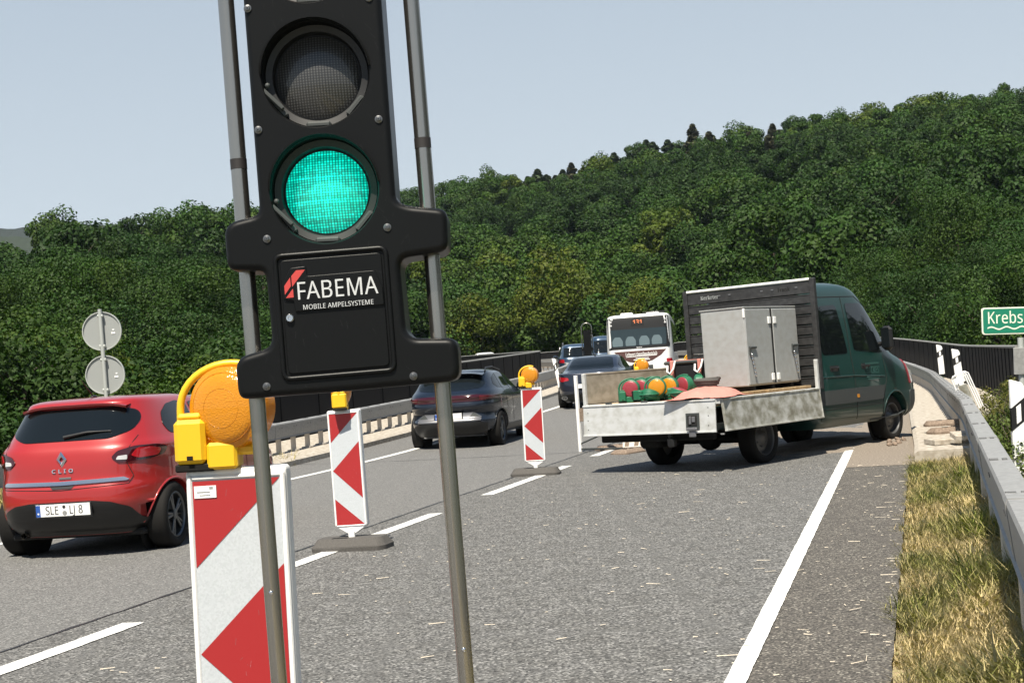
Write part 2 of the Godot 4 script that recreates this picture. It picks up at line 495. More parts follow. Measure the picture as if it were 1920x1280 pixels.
func materials() -> void:
	var g := func(x: float) -> Color: return L(x, x * 0.985, x * 0.95)
	# road surfacing: pale and dark chippings in bitumen
	var chips := noise_tex(1024, 0.145, [[0.0, g.call(0.03)], [0.30, g.call(0.078)], [0.6, g.call(0.112)], [0.82, g.call(0.155)], [1.0, g.call(0.30)]], true, 3)
	var chipn := noise_tex(1024, 0.145, [], true, 3, 3.0)
	M.asphalt = textured(Color(1, 1, 1), 0.85, chips, 0.58, chipn, 0.6)
	var blot := noise_tex(512, 0.011, [[0.2, L(0.85, 0.845, 0.83)], [0.45, L(0.95, 0.95, 0.94)], [0.75, L(1, 1, 1)]], false, 8)
	for k in ["asphalt"]:
		M[k].detail_enabled = true; M[k].detail_albedo = blot; M[k].detail_blend_mode = BaseMaterial3D.BLEND_MODE_MUL; M[k].detail_uv_layer = BaseMaterial3D.DETAIL_UV_1
	var chips3 := noise_tex(1024, 0.145, [[0.0, g.call(0.06)], [0.3, g.call(0.10)], [0.6, g.call(0.127)], [0.82, g.call(0.155)], [1.0, g.call(0.25)]], true, 13)
	M.asphalt_fine = textured(Color(1, 1, 1), 0.85, chips3, 0.6, chipn, 0.4)
	var chips2 := noise_tex(1024, 0.17, [[0.0, L(0.03, 0.028, 0.024)], [0.4, L(0.075, 0.068, 0.06)], [0.75, L(0.115, 0.104, 0.092)], [0.93, L(0.18, 0.165, 0.14)], [1.0, L(0.38, 0.36, 0.31)]], true, 11)
	M.shoulder = textured(Color(0.93, 0.93, 0.93), 0.88, chips2, 0.6, chipn, 0.3)
	var worn := noise_tex(512, 0.03, [[0.12, L(0.48, 0.48, 0.46)], [0.26, L(0.60, 0.60, 0.58)], [0.6, L(0.66, 0.66, 0.64)]], false, 21)
	M.line = textured(Color(1, 1, 1), 0.65, worn, 1.1, chipn, 0.15)
	M.seam = mat(L(0.02, 0.02, 0.02), 0.5)
	var conc := noise_tex(512, 0.02, [[0.2, L(0.26, 0.225, 0.18)], [0.5, L(0.35, 0.315, 0.265)], [0.8, L(0.43, 0.395, 0.345)]], false, 5)
	M.concrete = textured(Color(1, 1, 1), 0.9, conc, 0.8)
	var sandt := noise_tex(512, 0.06, [[0.15, L(0.12, 0.10, 0.078)], [0.5, L(0.185, 0.155, 0.125)], [0.85, L(0.26, 0.225, 0.185)]], false, 6)
	M.sand = textured(Color(1, 1, 1), 0.95, sandt, 1.0)
	var soil := noise_tex(512, 0.05, [[0.2, L(0.16, 0.12, 0.07)], [0.45, L(0.34, 0.27, 0.16)], [0.6, L(0.20, 0.20, 0.08)], [0.8, L(0.46, 0.38, 0.24)]], false, 7)
	M.soil = textured(Color(1, 1, 1), 0.95, soil, 0.9)
	var wood_floor := noise_tex(512, 0.05, [[0.2, L(0.02, 0.03, 0.012)], [0.8, L(0.06, 0.075, 0.03)]], false, 9)
	M.land = textured(Color(1, 1, 1), 0.95, wood_floor, 0.12)
	# galvanised steel: spangled, dull
	var zinc := noise_tex(512, 0.05, [[0.2, L(0.27, 0.27, 0.265)], [0.5, L(0.30, 0.30, 0.295)], [0.9, L(0.325, 0.325, 0.32)]], true, 14)
	M.rail = textured(Color(1, 1, 1), 0.55, zinc, 1.5); M.rail.metallic = 0.35
	var stain := noise_tex(512, 0.012, [[0.25, L(0.17, 0.16, 0.12)], [0.45, L(0.30, 0.30, 0.26)], [0.6, L(0.42, 0.42, 0.39)], [0.85, L(0.55, 0.56, 0.55)]], false, 15)
	M.sheet = textured(Color(1, 1, 1), 0.5, stain, 0.9); M.sheet.metallic = 0.3
	var clean := noise_tex(512, 0.012, [[0.2, L(0.42, 0.42, 0.40)], [0.45, L(0.53, 0.54, 0.53)], [0.8, L(0.58, 0.59, 0.60)]], false, 16)
	M.alu = textured(Color(1, 1, 1), 0.5, clean, 1.2); M.alu.metallic = 0.25
	var cab := noise_tex(512, 0.016, [[0.15, L(0.34, 0.34, 0.325)], [0.5, L(0.37, 0.38, 0.375)], [0.85, L(0.395, 0.41, 0.41)]], false, 17)
	M.cabinet = textured(Color(1, 1, 1), 0.5, cab, 1.1); M.cabinet.metallic = 0.25
	M.post = mat(L(0.52, 0.48, 0.43), 0.6, 0.2)
	M.fence = mat(L(0.009, 0.009, 0.0105), 0.8); M.fence.metallic_specular = 0.3
	M.fence_top = mat(L(0.20, 0.20, 0.19), 0.6)
	# signal
	M.housing = textured(Color(1, 1, 1), 0.38, scratches(L(0.0055, 0.0058, 0.0062), 0.024, 90, 8), 2.2); M.housing.metallic_specular = 0.3
	M.black = mat(L(0.006, 0.006, 0.0065), 0.5)
	M.void = mat(L(0.006, 0.006, 0.006), 0.85)
	M.rubber = mat(L(0.011, 0.0105, 0.010), 0.8); M.rubber.metallic_specular = 0.3
	M.foot_brown = textured(Color(1, 1, 1), 0.9, noise_tex(256, 0.05, [[0.2, L(0.13, 0.095, 0.07)], [0.8, L(0.26, 0.20, 0.155)]], false, 20), 2.0)
	M.foot = textured(Color(1, 1, 1), 0.9, noise_tex(256, 0.05, [[0.2, L(0.06, 0.056, 0.052)], [0.8, L(0.085, 0.08, 0.074)]], false, 19), 4.0)
	M.steel = mat(L(0.38, 0.36, 0.33), 0.25, 0.95)
	M.chrome = mat(L(0.72, 0.72, 0.74), 0.14, 1.0)
	M.screw = mat(L(0.20, 0.20, 0.20), 0.3, 0.9)
	M.band = mat(L(0.02, 0.017, 0.017), 0.55)
	M.letter = mat(L(0.50, 0.51, 0.52), 0.5)
	M.mark_red = mat(L(0.46, 0.045, 0.04), 0.5)
	# barrier boards
	M.frame_white = mat(L(0.78, 0.78, 0.77), 0.45)
	M.board_red = textured(Color(1, 1, 1), 0.45, scratches(L(0.33, 0.017, 0.019), 0.35, 26, 5), 2.4)
	var hexn := noise_tex(256, 0.16, [[0.0, L(0.43, 0.46, 0.485)], [0.5, L(0.47, 0.50, 0.53)], [1.0, L(0.50, 0.53, 0.56)]], true, 22)
	M.board_white = textured(Color(1, 1, 1), 0.45, hexn, 5.0)
	M.sticker = mat(L(0.76, 0.76, 0.76), 0.5)
	M.lamp_yellow = mat(L(0.74, 0.44, 0.012), 0.42)
	M.lens_amber = mat(L(0.62, 0.25, 0.008), 0.22, 0.0, 0.6)
	M.lens_amber.normal_enabled = true; M.lens_amber.normal_texture = noise_tex(256, 0.09, [], true, 31, 4.0); M.lens_amber.normal_scale = 0.8
	M.lens_amber.uv1_triplanar = true; M.lens_amber.uv1_scale = Vector3.ONE * 9.0
	M.lens_amber.backlight_enabled = true; M.lens_amber.backlight = L(0.35, 0.12, 0.004)
	M.lens_red = mat(L(0.26, 0.03, 0.042), 0.4, 0.0, 0.2)
	M.lamp_green = mat(L(0.010, 0.115, 0.055), 0.5)
	# vehicles
	M.glass = mat(L(0.006, 0.008, 0.009), 0.03); M.glass.metallic_specular = 0.5
	M.red_paint = mat(L(0.31, 0.012, 0.011), 0.35, 0.1, 1.0)
	M.grey_paint = mat(L(0.012, 0.018, 0.031), 0.25, 0.45, 0.7)
	M.navy_paint = mat(L(0.012, 0.016, 0.03), 0.3, 0.3, 1.0)
	M.blue_paint = mat(L(0.02, 0.045, 0.085), 0.3, 0.3, 1.0)
	M.green_paint = mat(L(0.003, 0.028, 0.024), 0.38, 0.0, 0.4)
	M.white_paint = mat(L(0.74, 0.74, 0.73), 0.35, 0.0, 0.5)
	M.trim = mat(L(0.008, 0.008, 0.0085), 0.42)
	M.trim_grey = mat(L(0.035, 0.04, 0.04), 0.6)
	M.tail_red = mat(L(0.34, 0.010, 0.016), 0.08, 0.0, 0.8)
	M.tail_dark = mat(L(0.035, 0.003, 0.006), 0.08, 0.0, 0.8)
	M.lamp_clear = mat(L(0.55, 0.55, 0.55), 0.12, 0.2, 0.8)
	M.silver = mat(L(0.20, 0.20, 0.21), 0.35, 0.6)
	M.rim = mat(L(0.11, 0.115, 0.12), 0.35, 0.8)
	M.rim_dark = mat(L(0.10, 0.10, 0.10), 0.45, 0.5)
	M.plate = mat(L(0.74, 0.74, 0.73), 0.5)
	M.plate_blue = mat(L(0.02, 0.08, 0.33), 0.5)
	M.ink = mat(L(0.012, 0.012, 0.014), 0.6)
	M.seat = mat(L(0.09, 0.13, 0.15), 0.8)
	M.brown = mat(L(0.075, 0.030, 0.026), 0.5)
	M.slat = textured(Color(1, 1, 1), 0.5, noise_tex(256, 0.03, [[0.3, L(0.030, 0.030, 0.031)], [0.8, L(0.055, 0.055, 0.056)]], false, 23), 1.5)
	M.slat.metallic = 0.3
	M.wood = textured(Color(1, 1, 1), 0.8, noise_tex(256, 0.04, [[0.2, L(0.20, 0.13, 0.06)], [0.8, L(0.42, 0.31, 0.18)]], false, 24), 1.4)
	M.pink = mat(L(0.52, 0.20, 0.165), 0.7)
	M.pale = mat(L(0.62, 0.56, 0.50), 0.7)
	M.sign_green = mat(L(0.004, 0.17, 0.10), 0.5)
	M.sign_cream = mat(L(0.72, 0.74, 0.62), 0.5)
	M.sign_back = mat(L(0.30, 0.315, 0.31), 0.55, 0.2)
	M.sign_rim = mat(L(0.44, 0.46, 0.44), 0.45, 0.3)
	M.straw = mat(L(0.50, 0.44, 0.35), 0.8)
	# leaves
	var leaf := func() -> StandardMaterial3D:
		var s := mat(Color(1, 1, 1), 0.6); s.metallic_specular = 0.3
		s.vertex_color_use_as_albedo = true
		s.cull_mode = BaseMaterial3D.CULL_DISABLED
		s.backlight_enabled = true; s.backlight = Color(0.56, 0.64, 0.28)
		return s
	M.leaf = leaf.call()
	M.needle = leaf.call(); M.needle.backlight = Color(0.12, 0.12, 0.1)
	M.bark = mat(L(0.07, 0.055, 0.04), 0.9)

# ---------------------------------------------------------------- the lie of the land
const COLS := [-900, -400, 0, 60, 105, 170, 260, 330, 440, 640, 830, 950, 1050, 1230, 1400, 1640, 1920, 2300, 3000]
const RIDGE := [440, 436, 434, 438, 408, 405, 382, 388, 384, 362, 338, 315, 297, 250, 224, 196, 155, 115, 90]
const RIDGE_D := [170, 180, 190, 195, 200, 205, 210, 215, 225, 300, 370, 380, 380, 380, 370, 350, 320, 300, 280]
const NEAR_Y := [650, 650, 640, 635, 630, 625, 625, 630, 640, 640, 600, 590, 580, 560, 545, 535, 520, 500, 480]
const NEAR_D := [34, 34, 36, 38, 40, 44, 48, 52, 58, 80, 140, 146, 146, 140, 110, 84, 66, 56, 50]
func column(tab: Array, px: float) -> float:
	for i in COLS.size() - 1:
		if px <= COLS[i + 1]:
			var t := clampf((px - COLS[i]) / float(COLS[i + 1] - COLS[i]), 0.0, 1.0)
			return lerpf(tab[i], tab[i + 1], t)
	return tab[tab.size() - 1]
# height that the tree tops reach over a point, d metres ahead, in the direction px
func canopy(px: float, d: float) -> float:
	var hz := 700.0 - (px - 960.0) * 0.07
	var dr := column(RIDGE_D, px); var dn := column(NEAR_D, px)
	var ar := hz - column(RIDGE, px); var an := hz - column(NEAR_Y, px)
	if d > dr: return 1.4 + ar / 2700.0 * dr - (d - dr) * 0.16
	var u := clampf((1.0 / d - 1.0 / dr) / (1.0 / dn - 1.0 / dr), 0.0, 1.0)
	return 1.4 + lerpf(ar, an, u) / 2700.0 * d
func ground(x: float, z: float) -> float:
	var sn := SN(x, z)
	var away: float = maxf(0.0, maxf(-12.4 - sn.y, sn.y - 2.2))
	if sn.x > 185.0: away = maxf(away, sn.x - 185.0)
	var lip := rise(clampf(sn.x, -60.0, 190.0)) - (0.16 if sn.x < 18.0 else 0.3)
	var fall := smoothstep(16.0, 26.0, sn.x)
	var near := lip - smoothstep(0.0, 6.0, away) * lerpf(0.5, 4.0, fall) - smoothstep(4.0, 22.0, away) * lerpf(0.3, 6.0, fall)
	var w := smoothstep(6.0, 30.0, away)
	var far := -1.0
	if z < -20.0: far = maxf(canopy(clampf(960.0 - 2700.0 * x / z, -900.0, 3000.0), -z) - 12.5, -14.0 - absf(z) * 0.01)
	far = lerpf(-1.0, far, smoothstep(20.0, 45.0, -z))
	return lerpf(near, far, w)

func terrain() -> void:
	var mb := MB.new()
	var rr := [0.0]
	var r := 3.0
	while r < 900.0:
		rr.append(r); r *= 1.06
	rr.append_array([1000.0, 1300.0, 1800.0, 2600.0, 4000.0])
	var na := 240
	var grid: Array = []
	for q in rr:
		var row := PackedVector3Array()
		for k in na:
			var a := TAU * k / na
			var x: float = sin(a) * q; var z: float = -cos(a) * q
			var y := ground(x, z)
			if q > 700.0: y = lerpf(y, -20.0, clampf((q - 700.0) / 300.0, 0.0, 1.0))
			row.append(Vector3(x, y, z))
		grid.append(row)
	for i in rr.size() - 1:
		for k in na:
			var j := (k + 1) % na
			mb.quad(grid[i][k], grid[i][j], grid[i + 1][j], grid[i + 1][k], Vector3.UP)
	setting("ground", mb, M.land)
	# grassy verge soil beside the carriageway, this side of the bridge
	var v := MB.new()
	strip(v, 0.0, 2.6, -0.05, -30.0, 19.0, 0.5, 6, 0.004)
	setting("verge", v, M.soil)
	v = MB.new()
	strip(v, -13.4, -10.0, -0.05, -30.0, 21.0, 0.8, 4)
	setting("verge", v, M.soil)
	# far wooded ridges across the valley
	var f := FastNoiseLite.new(); f.seed = 4; f.frequency = 0.012
	for e in [[1500.0, 424.0, 7.0, L(0.007, 0.012, 0.009), "far_hill"], [1150.0, 446.0, 3.0, L(0.012, 0.02, 0.009), "far_field"]]:
		var h := MB.new()
		var d: float = e[0]
		for i in 150:
			var row: Array = []
			for px in [-700.0 + i * 14.0, -700.0 + (i + 1) * 14.0]:
				var x: float = (px - 960.0) / 2700.0 * d
				var top: float = 1.4 + (700.0 - (px - 960.0) * 0.07 - e[1]) / 2700.0 * d + f.get_noise_1d(x * 0.3) * e[2] * 0.8
				var bump: float = absf(f.get_noise_1d(x * 9.0)) * e[2]
				row.append([Vector3(x * 1.0, -30, -d * 0.80), Vector3(x, top * 0.72, -d * 0.93), Vector3(x, top + bump, -d), Vector3(x, top - 30, -d * 1.15)])
			for k in 3: h.quad(row[0][k], row[1][k], row[1][k + 1], row[0][k + 1], Vector3(0, 1, 0.4))
		setting(e[4], h, textured(Color(1, 1, 1), 0.95, noise_tex(256, 0.03, [[0.3, e[3]], [0.7, e[3].lightened(0.03)]], false, 41), 0.012))

func road() -> void:
	var mb := MB.new(); strip(mb, -5.112, -0.74, 0.0, -40.0, 185.0, 1.0, 4)
	setting("road", mb, M.asphalt)
	mb = MB.new(); strip(mb, -10.3, -5.112, 0.0, -40.0, 185.0, 1.0, 4)
	setting("road", mb, M.asphalt_fine)
	mb = MB.new()
	strip(mb, -0.755, 0.03, -0.003, -40.0, 17.6, 0.12, 1, 0.004)
	setting("shoulder", mb, M.shoulder)
	mb = MB.new(); strip(mb, -0.74, 0.1, 0.0, 17.6, 185.0, 1.0, 1)
	setting("shoulder", mb, M.sand)
	mb = MB.new(); strip(mb, -0.830, -0.712, 0.005, -12.0, 24.0, 0.06, 1, 0.0014)
	setting("edge_marking", mb, M.line)
	mb = MB.new(); strip(mb, -9.17, -9.03, 0.005, -12.0, 180.0, 0.5, 1, 0.003)
	setting("edge_marking", mb, M.line)
	mb = MB.new(); strip(mb, -5.125, -5.1, 0.004, -12.0, 90.0, 0.2, 1, 0.006)
	setting("tar_seam", mb, M.seam)
	for s in [-2.0, 3.9, 10.0, 16.1, 22.2, 28.3, 34.4, 40.5, 46.6, 52.7]:
		mb = MB.new(); strip(mb, -4.82, -4.67, 0.0055, s, s + 4.2, 0.09, 1, 0.0025)
		setting("lane_marking", mb, M.line)
	# joint across the deck where the bridge begins
	mb = MB.new()
	for i in 24:
		var n0 := -10.3 + i * 0.42
		mb.quad(PT(23.4 + sin(i * 2.1) * 0.01, n0, 0.0045), PT(23.4 + sin(i * 2.1 + 2.1) * 0.01, n0 + 0.42, 0.0045), PT(23.43, n0 + 0.42, 0.0045), PT(23.43, n0, 0.0045), Vector3.UP)
	setting("deck_joint", mb, M.seam)
	# kerbs and edge beams of the bridge
	mb = MB.new(); sweep(mb, [Vector2(-10.3, -0.4), Vector2(-10.3, 0.09), Vector2(-10.36, 0.12), Vector2(-12.3, 0.14), Vector2(-12.3, -0.5)], 19.0, 185.0, 1.5)
	setting("kerb_walk", mb, M.concrete)
	mb = MB.new(); sweep(mb, [Vector2(0.1, -0.4), Vector2(0.1, 0.1), Vector2(0.15, 0.13), Vector2(2.1, 0.15), Vector2(2.1, -0.5)], 17.9, 185.0, 1.5)
	setting("kerb_walk", mb, M.concrete)
	mb = MB.new(); sweep(mb, [Vector2(-12.3, -1.2), Vector2(-12.3, 0.72), Vector2(-12.55, 0.72), Vector2(-12.55, -1.2)], 19.0, 185.0, 1.5)
	setting("bridge_edge", mb, M.concrete)
	# sand spilled round the works
	rng.seed = 5
	var sb := MB.new()
	var nz := FastNoiseLite.new(); nz.seed = 2; nz.frequency = 0.9
	var hh := func(s: float, n: float) -> float:
		var d := Vector2((s - 23.4) / 3.2, (n + 1.1) / 1.5).length()
		var d2 := Vector2((s - 24.4) / 0.9, (n + 1.9) / 1.2).length()
		return maxf(-0.02, (1.0 - d) * 0.05 + maxf(0.0, 1.0 - d2) * 0.12 + nz.get_noise_2d(s * 2.0, n * 2.0) * 0.035)
	for i in 60:
		for j in 30:
			var s := 18.5 + i * 0.17; var n := -3.6 + j * 0.123
			sb.quad(PT(s, n, hh.call(s, n)), PT(s, n + 0.123, hh.call(s, n + 0.123)), PT(s + 0.17, n + 0.123, hh.call(s + 0.17, n + 0.123)), PT(s + 0.17, n, hh.call(s + 0.17, n)), Vector3.UP)
	tag(part("sand", sb, M.sand), "thin spill of sand on the closed lane under the lorry", "sand", "", "stuff")
	# bits of straw blown over the closed lane
	var st := MB.new()
	st.quad(Vector3(-0.5, 0.25, -0.5), Vector3(0.5, 0.15, -0.35), Vector3(0.5, 0.02, 0.4), Vector3(-0.5, 0.0, 0.5), Vector3.UP)
	var mm := MultiMesh.new(); mm.transform_format = MultiMesh.TRANSFORM_3D; mm.mesh = st.mesh(); mm.instance_count = 480
	rng.seed = 77
	for i in 480:
		var s := 3.0 + pow(rng.randf(), 1.2) * 15.5
		var n := 0.0 - pow(rng.randf(), 1.9) * 4.2
		var len := rng.randf_range(0.008, 0.03) if rng.randf() < 0.8 else rng.randf_range(0.04, 0.12)
		var b := Basis(Vector3.UP, rng.randfn() * 0.55).scaled_local(Vector3(len, rng.randf_range(0.006, 0.016), rng.randf_range(0.003, 0.009)))
		mm.set_instance_transform(i, Transform3D(b, PT(s, n, 0.007)))
	var mi := MultiMeshInstance3D.new(); mi.multimesh = mm; mi.material_override = M.straw; mi.name = numbered("straw_litter")
	add_child(mi); tag(mi, "pale straw and chaff scattered over the asphalt", "litter", "", "stuff")

# ---------------------------------------------------------------- plants
func leaf_quad(mb: MB, p: Vector3, nrm: Vector3, sz: float, col: Color) -> void:
	var x := nrm.cross(Vector3(rng.randf() - 0.5, rng.randf() - 0.5, rng.randf() - 0.5)).normalized()
	var y := nrm.cross(x)
	mb.col = col
	var a := p - x * sz; var b := p + x * sz
	var m := nrm * sz * 0.25
	var c1 := p + y * sz * 0.62 + m; var c2 := p - y * sz * 0.62 + m
	mb.tri(a, c1, b, (nrm - x * 0.3).normalized(), nrm, (nrm + x * 0.3).normalized())
	mb.tri(a, b, c2, (nrm - x * 0.3).normalized(), (nrm + x * 0.3).normalized(), nrm)
# crown of clumped leaves; rx, ry its half sizes, cy the height of its middle
func crown(sd: int, rx: float, ry: float, cy: float, lobes: int, leaves: int, sz: float, base: Color) -> ArrayMesh:
	rng.seed = sd
	var mb := MB.new(); mb.use_col = true
	var L0: Array = []
	for i in lobes:
		var d := Vector3(rng.randfn(), rng.randfn() * 0.9 + 0.15, rng.randfn()).normalized()
		var k := rng.randf_range(0.35, 0.80)
		var tint := rng.randf_range(0.82, 1.2)
		L0.append([Vector3(d.x * rx * k, cy + d.y * ry * k, d.z * rx * k), rx * rng.randf_range(0.26, 0.48), Color(base.r * tint * rng.randf_range(0.9, 1.15), base.g * tint, base.b * tint * rng.randf_range(0.8, 1.1))])
	var made := 0
	while made < leaves:
		var lb: Array = L0[rng.randi() % lobes]
		var d := Vector3(rng.randfn(), rng.randfn(), rng.randfn()).normalized()
		var rr: float = lb[1] * (1.0 - pow(rng.randf(), 2.2) * 0.5) * (1.14 if rng.randf() < 0.06 else 1.0)
		var p: Vector3 = lb[0] + d * Vector3(rr, rr * 0.85, rr)
		made += 1
		if L0.any(func(o): return o != lb and p.distance_to(o[0]) < o[1] * 0.62): continue   # no leaf grows there at all
		var nrm := (d + Vector3(rng.randfn(), rng.randfn() + 0.5, rng.randfn()) * 0.55).normalized()
		var q := rng.randf_range(0.72, 1.3)
		leaf_quad(mb, p, nrm, sz * rng.randf_range(0.6, 1.3), Color(lb[2].r * q, lb[2].g * q, lb[2].b * q))
	return mb.mesh()
func fir(sd: int, rad: float, top: float, leaves: int, base: Color) -> ArrayMesh:
	rng.seed = sd
	var mb := MB.new(); mb.use_col = true
	var tiers := 15
	for i in leaves:
		var t := pow(rng.randf(), 1.15)
		var k := int(t * tiers)
		var y := lerpf(top * 0.25, top, t)
		var reach := rad * pow(1.0 - t, 0.7) * (0.8 + 0.2 * sin(t * 31.0)) + 0.15
		var arm := rng.randi() % 7
		var a := arm / 7.0 * TAU + k * 0.9 + rng.randfn() * 0.22
		reach *= 0.6 + 0.4 * absf(sin(arm * 3.7 + k * 5.1))
		var r := reach * sqrt(rng.randf())
		var p := Vector3(cos(a) * r, y - r * 0.22, sin(a) * r)
		var q := rng.randf_range(0.7, 1.3)
		leaf_quad(mb, p, (Vector3(cos(a) * 0.5, 1.0, sin(a) * 0.5) + Vector3(rng.randfn(), rng.randfn(), rng.randfn()) * 0.5).normalized(), rng.randf_range(0.16, 0.36), Color(base.r * q, base.g * q, base.b * q))
	return mb.mesh()
func trunk(sd: int, h: float, r: float, spread: float, limbs: int) -> ArrayMesh:
	rng.seed = sd
	var mb := MB.new()
	mb.tube([Vector3(0, -1.5, 0), Vector3(0.05, h * 0.3, 0.02), Vector3(-0.06, h * 0.62, 0.08), Vector3(0.02, h * 0.92, 0)], [r * 1.35, r, r * 0.62, r * 0.12], 7, false)
	for i in limbs:
		var y := h * rng.randf_range(0.3, 0.75); var a := rng.randf() * TAU
		var d := Vector3(cos(a), 0, sin(a))
		mb.tube([Vector3(0, y, 0), d * spread * 0.5 + Vector3(0, y + h * 0.10, 0), d * spread + Vector3(0, y + h * 0.22, 0)], [r * 0.4, r * 0.25, r * 0.05], 5, false)
	return mb.mesh()

func woods() -> void:
	# kinds: crown mesh, trunk mesh, height, label
	var G := [Color(0.021, 0.047, 0.010), Color(0.029, 0.060, 0.011), Color(0.038, 0.074, 0.012), Color(0.064, 0.094, 0.013)]
	var kinds: Array = []
	var near_crown: Array = []
	for i in 4: near_crown.append(crown(140 + i, 4.0, 5.8, 7.8, 40, 40000, 0.085, G[i]))
	var words := ["dark green broadleaf tree", "mid green broadleaf tree", "bright green broadleaf tree", "yellow green broadleaf tree"]
	for i in 4:
		kinds.append([crown(100 + i, 4.2, 5.4, 7.6, 30, 9000, 0.235, G[i]), trunk(200 + i, 11.0, 0.24, 2.6, 7), M.leaf, 13.0, words[i], near_crown[i]])
		kinds.append([crown(120 + i, 3.6, 6.2, 8.0, 26, 8400, 0.235, G[i]), trunk(220 + i, 12.0, 0.22, 2.2, 7), M.leaf, 14.4, words[i], near_crown[i]])
	kinds.append([fir(300, 2.9, 15.0, 5200, Color(0.050, 0.074, 0.032)), trunk(301, 14.0, 0.2, 0.8, 0), M.needle, 15.0, "dark conifer", null])
	kinds.append([fir(310, 2.4, 16.0, 4600, Color(0.072, 0.074, 0.040)), trunk(311, 15.0, 0.18, 0.8, 0), M.needle, 16.0, "brownish conifer", null])
	rng.seed = 911
	var spots: Array = []
	var d := 30.0
	while d < 420.0:
		var cell := 6.0 + d * 0.007
		var x := -d * 0.46
		while x < d * 0.46:
			var px0 := x + rng.randf_range(-0.42, 0.42) * cell; var pz := -(d + rng.randf_range(-0.42, 0.42) * cell)
			x += cell
			var pick := rng.randf(); var pick2 := rng.randf(); var sc := rng.randf_range(0.8, 1.15); var spin := rng.randf() * TAU; var lift := rng.randfn()
			var px := 960.0 - 2700.0 * px0 / pz
			var dd := -pz
			if px < -240.0 or px > 2160.0: continue
			var dn := column(NEAR_D, px); var dr := column(RIDGE_D, px)
			if dd < dn or dd > dr + 12.0: continue
			var sn := SN(px0, pz)
			if sn.x < 200.0 and sn.y > -17.0 and sn.y < 8.0: continue
			var u := (1.0 / dd - 1.0 / dr) / (1.0 / dn - 1.0 / dr)
			var kind := 0
			var patch := sin(px0 * 0.071 + 1.3) + sin(pz * 0.053) + sin((px0 - pz) * 0.031 + 2.0)
			if u < 0.09 and px > 900.0 and px < 1500.0 and pick < 0.8: kind = 8 + (1 if pick2 < 0.45 else 0)
			else:
				var tone := patch * 0.8 + lift * 0.7
				kind = (0 if tone < 0.05 else 1 if tone < 1.3 else 2 if tone < 2.55 else 3) * 2 + (1 if pick2 < 0.45 else 0)
			var top := canopy(px, dd) + lift * (0.9 if dd < dr - 8.0 else 1.2) - (1.6 + 1.2 * pick2 if kind >= 8 else 0.0)
			spots.append([dd, Vector3(px0, top - kinds[kind][3] * sc, pz), kind, sc, spin])
		d += cell
	spots.sort_custom(func(a, b): return a[0] < b[0])
	var rest: Array = []
	for k in kinds: rest.append([])
	for i in spots.size():
		var q: Array = spots[i]
		if i < 290:
			var k: Array = kinds[q[2]]
			var o := thing("conifer_tree" if q[2] >= 8 else "broadleaf_tree", q[1], q[4], "%s crowded among its neighbours in the hillside wood" % k[4], "tree", "%ss of the hillside wood" % k[4])
			o.scale = Vector3(1.5, 1, 1.5) * q[3] if q[2] >= 8 else Vector3(rng.randf_range(0.82, 1.22), rng.randf_range(0.9, 1.08), rng.randf_range(0.82, 1.22)) * q[3]
			part("trunk", k[1], M.bark, o); part("crown", k[5] if q[0] < 118.0 and k[5] else k[0], k[2], o)
		else:
			rest[q[2]].append(Transform3D(Basis(Vector3.UP, q[4]).scaled(Vector3(1.9, rng.randf_range(0.92, 1.08), 1.9) * q[3] if q[2] >= 8 else Vector3(rng.randf_range(0.8, 1.25), rng.randf_range(0.88, 1.1), rng.randf_range(0.8, 1.25)) * q[3]), q[1]))
	var wood := Node3D.new(); wood.name = numbered("distant_wood"); add_child(wood)
	tag(wood, "distant mass of trees covering the upper hillside", "wood", "", "stuff")
	for i in kinds.size():
		if rest[i].is_empty(): continue
		var mm := MultiMesh.new(); mm.transform_format = MultiMesh.TRANSFORM_3D; mm.mesh = kinds[i][0]; mm.instance_count = rest[i].size()
		for j in rest[i].size(): mm.set_instance_transform(j, rest[i][j])
		var mi := MultiMeshInstance3D.new(); mi.multimesh = mm; mi.material_override = kinds[i][2]; mi.name = "treetops"
		mi.set_meta("kind", "stuff")
		wood.add_child(mi, true)
	# the wood goes on to the right of the view, where the lorry's windows mirror it
	var on_right := MultiMesh.new(); on_right.transform_format = MultiMesh.TRANSFORM_3D; on_right.mesh = kinds[0][0]; on_right.instance_count = 60
	rng.seed = 66
	for j in 60:
		var x := 32.0 + (j % 6) * 6.0 + rng.randf_range(-2.0, 2.0); var z := 24.0 - floorf(j / 6.0) * 6.5 + rng.randf_range(-2.0, 2.0)
		on_right.set_instance_transform(j, Transform3D(Basis(Vector3.UP, rng.randf() * TAU), Vector3(x, ground(x, z) + 0.3 * (x - 32.0) + 1.0, z)))
	var side := MultiMeshInstance3D.new(); side.multimesh = on_right; side.material_override = M.leaf; side.name = "treetops"; side.set_meta("kind", "stuff")
	wood.add_child(side, true)

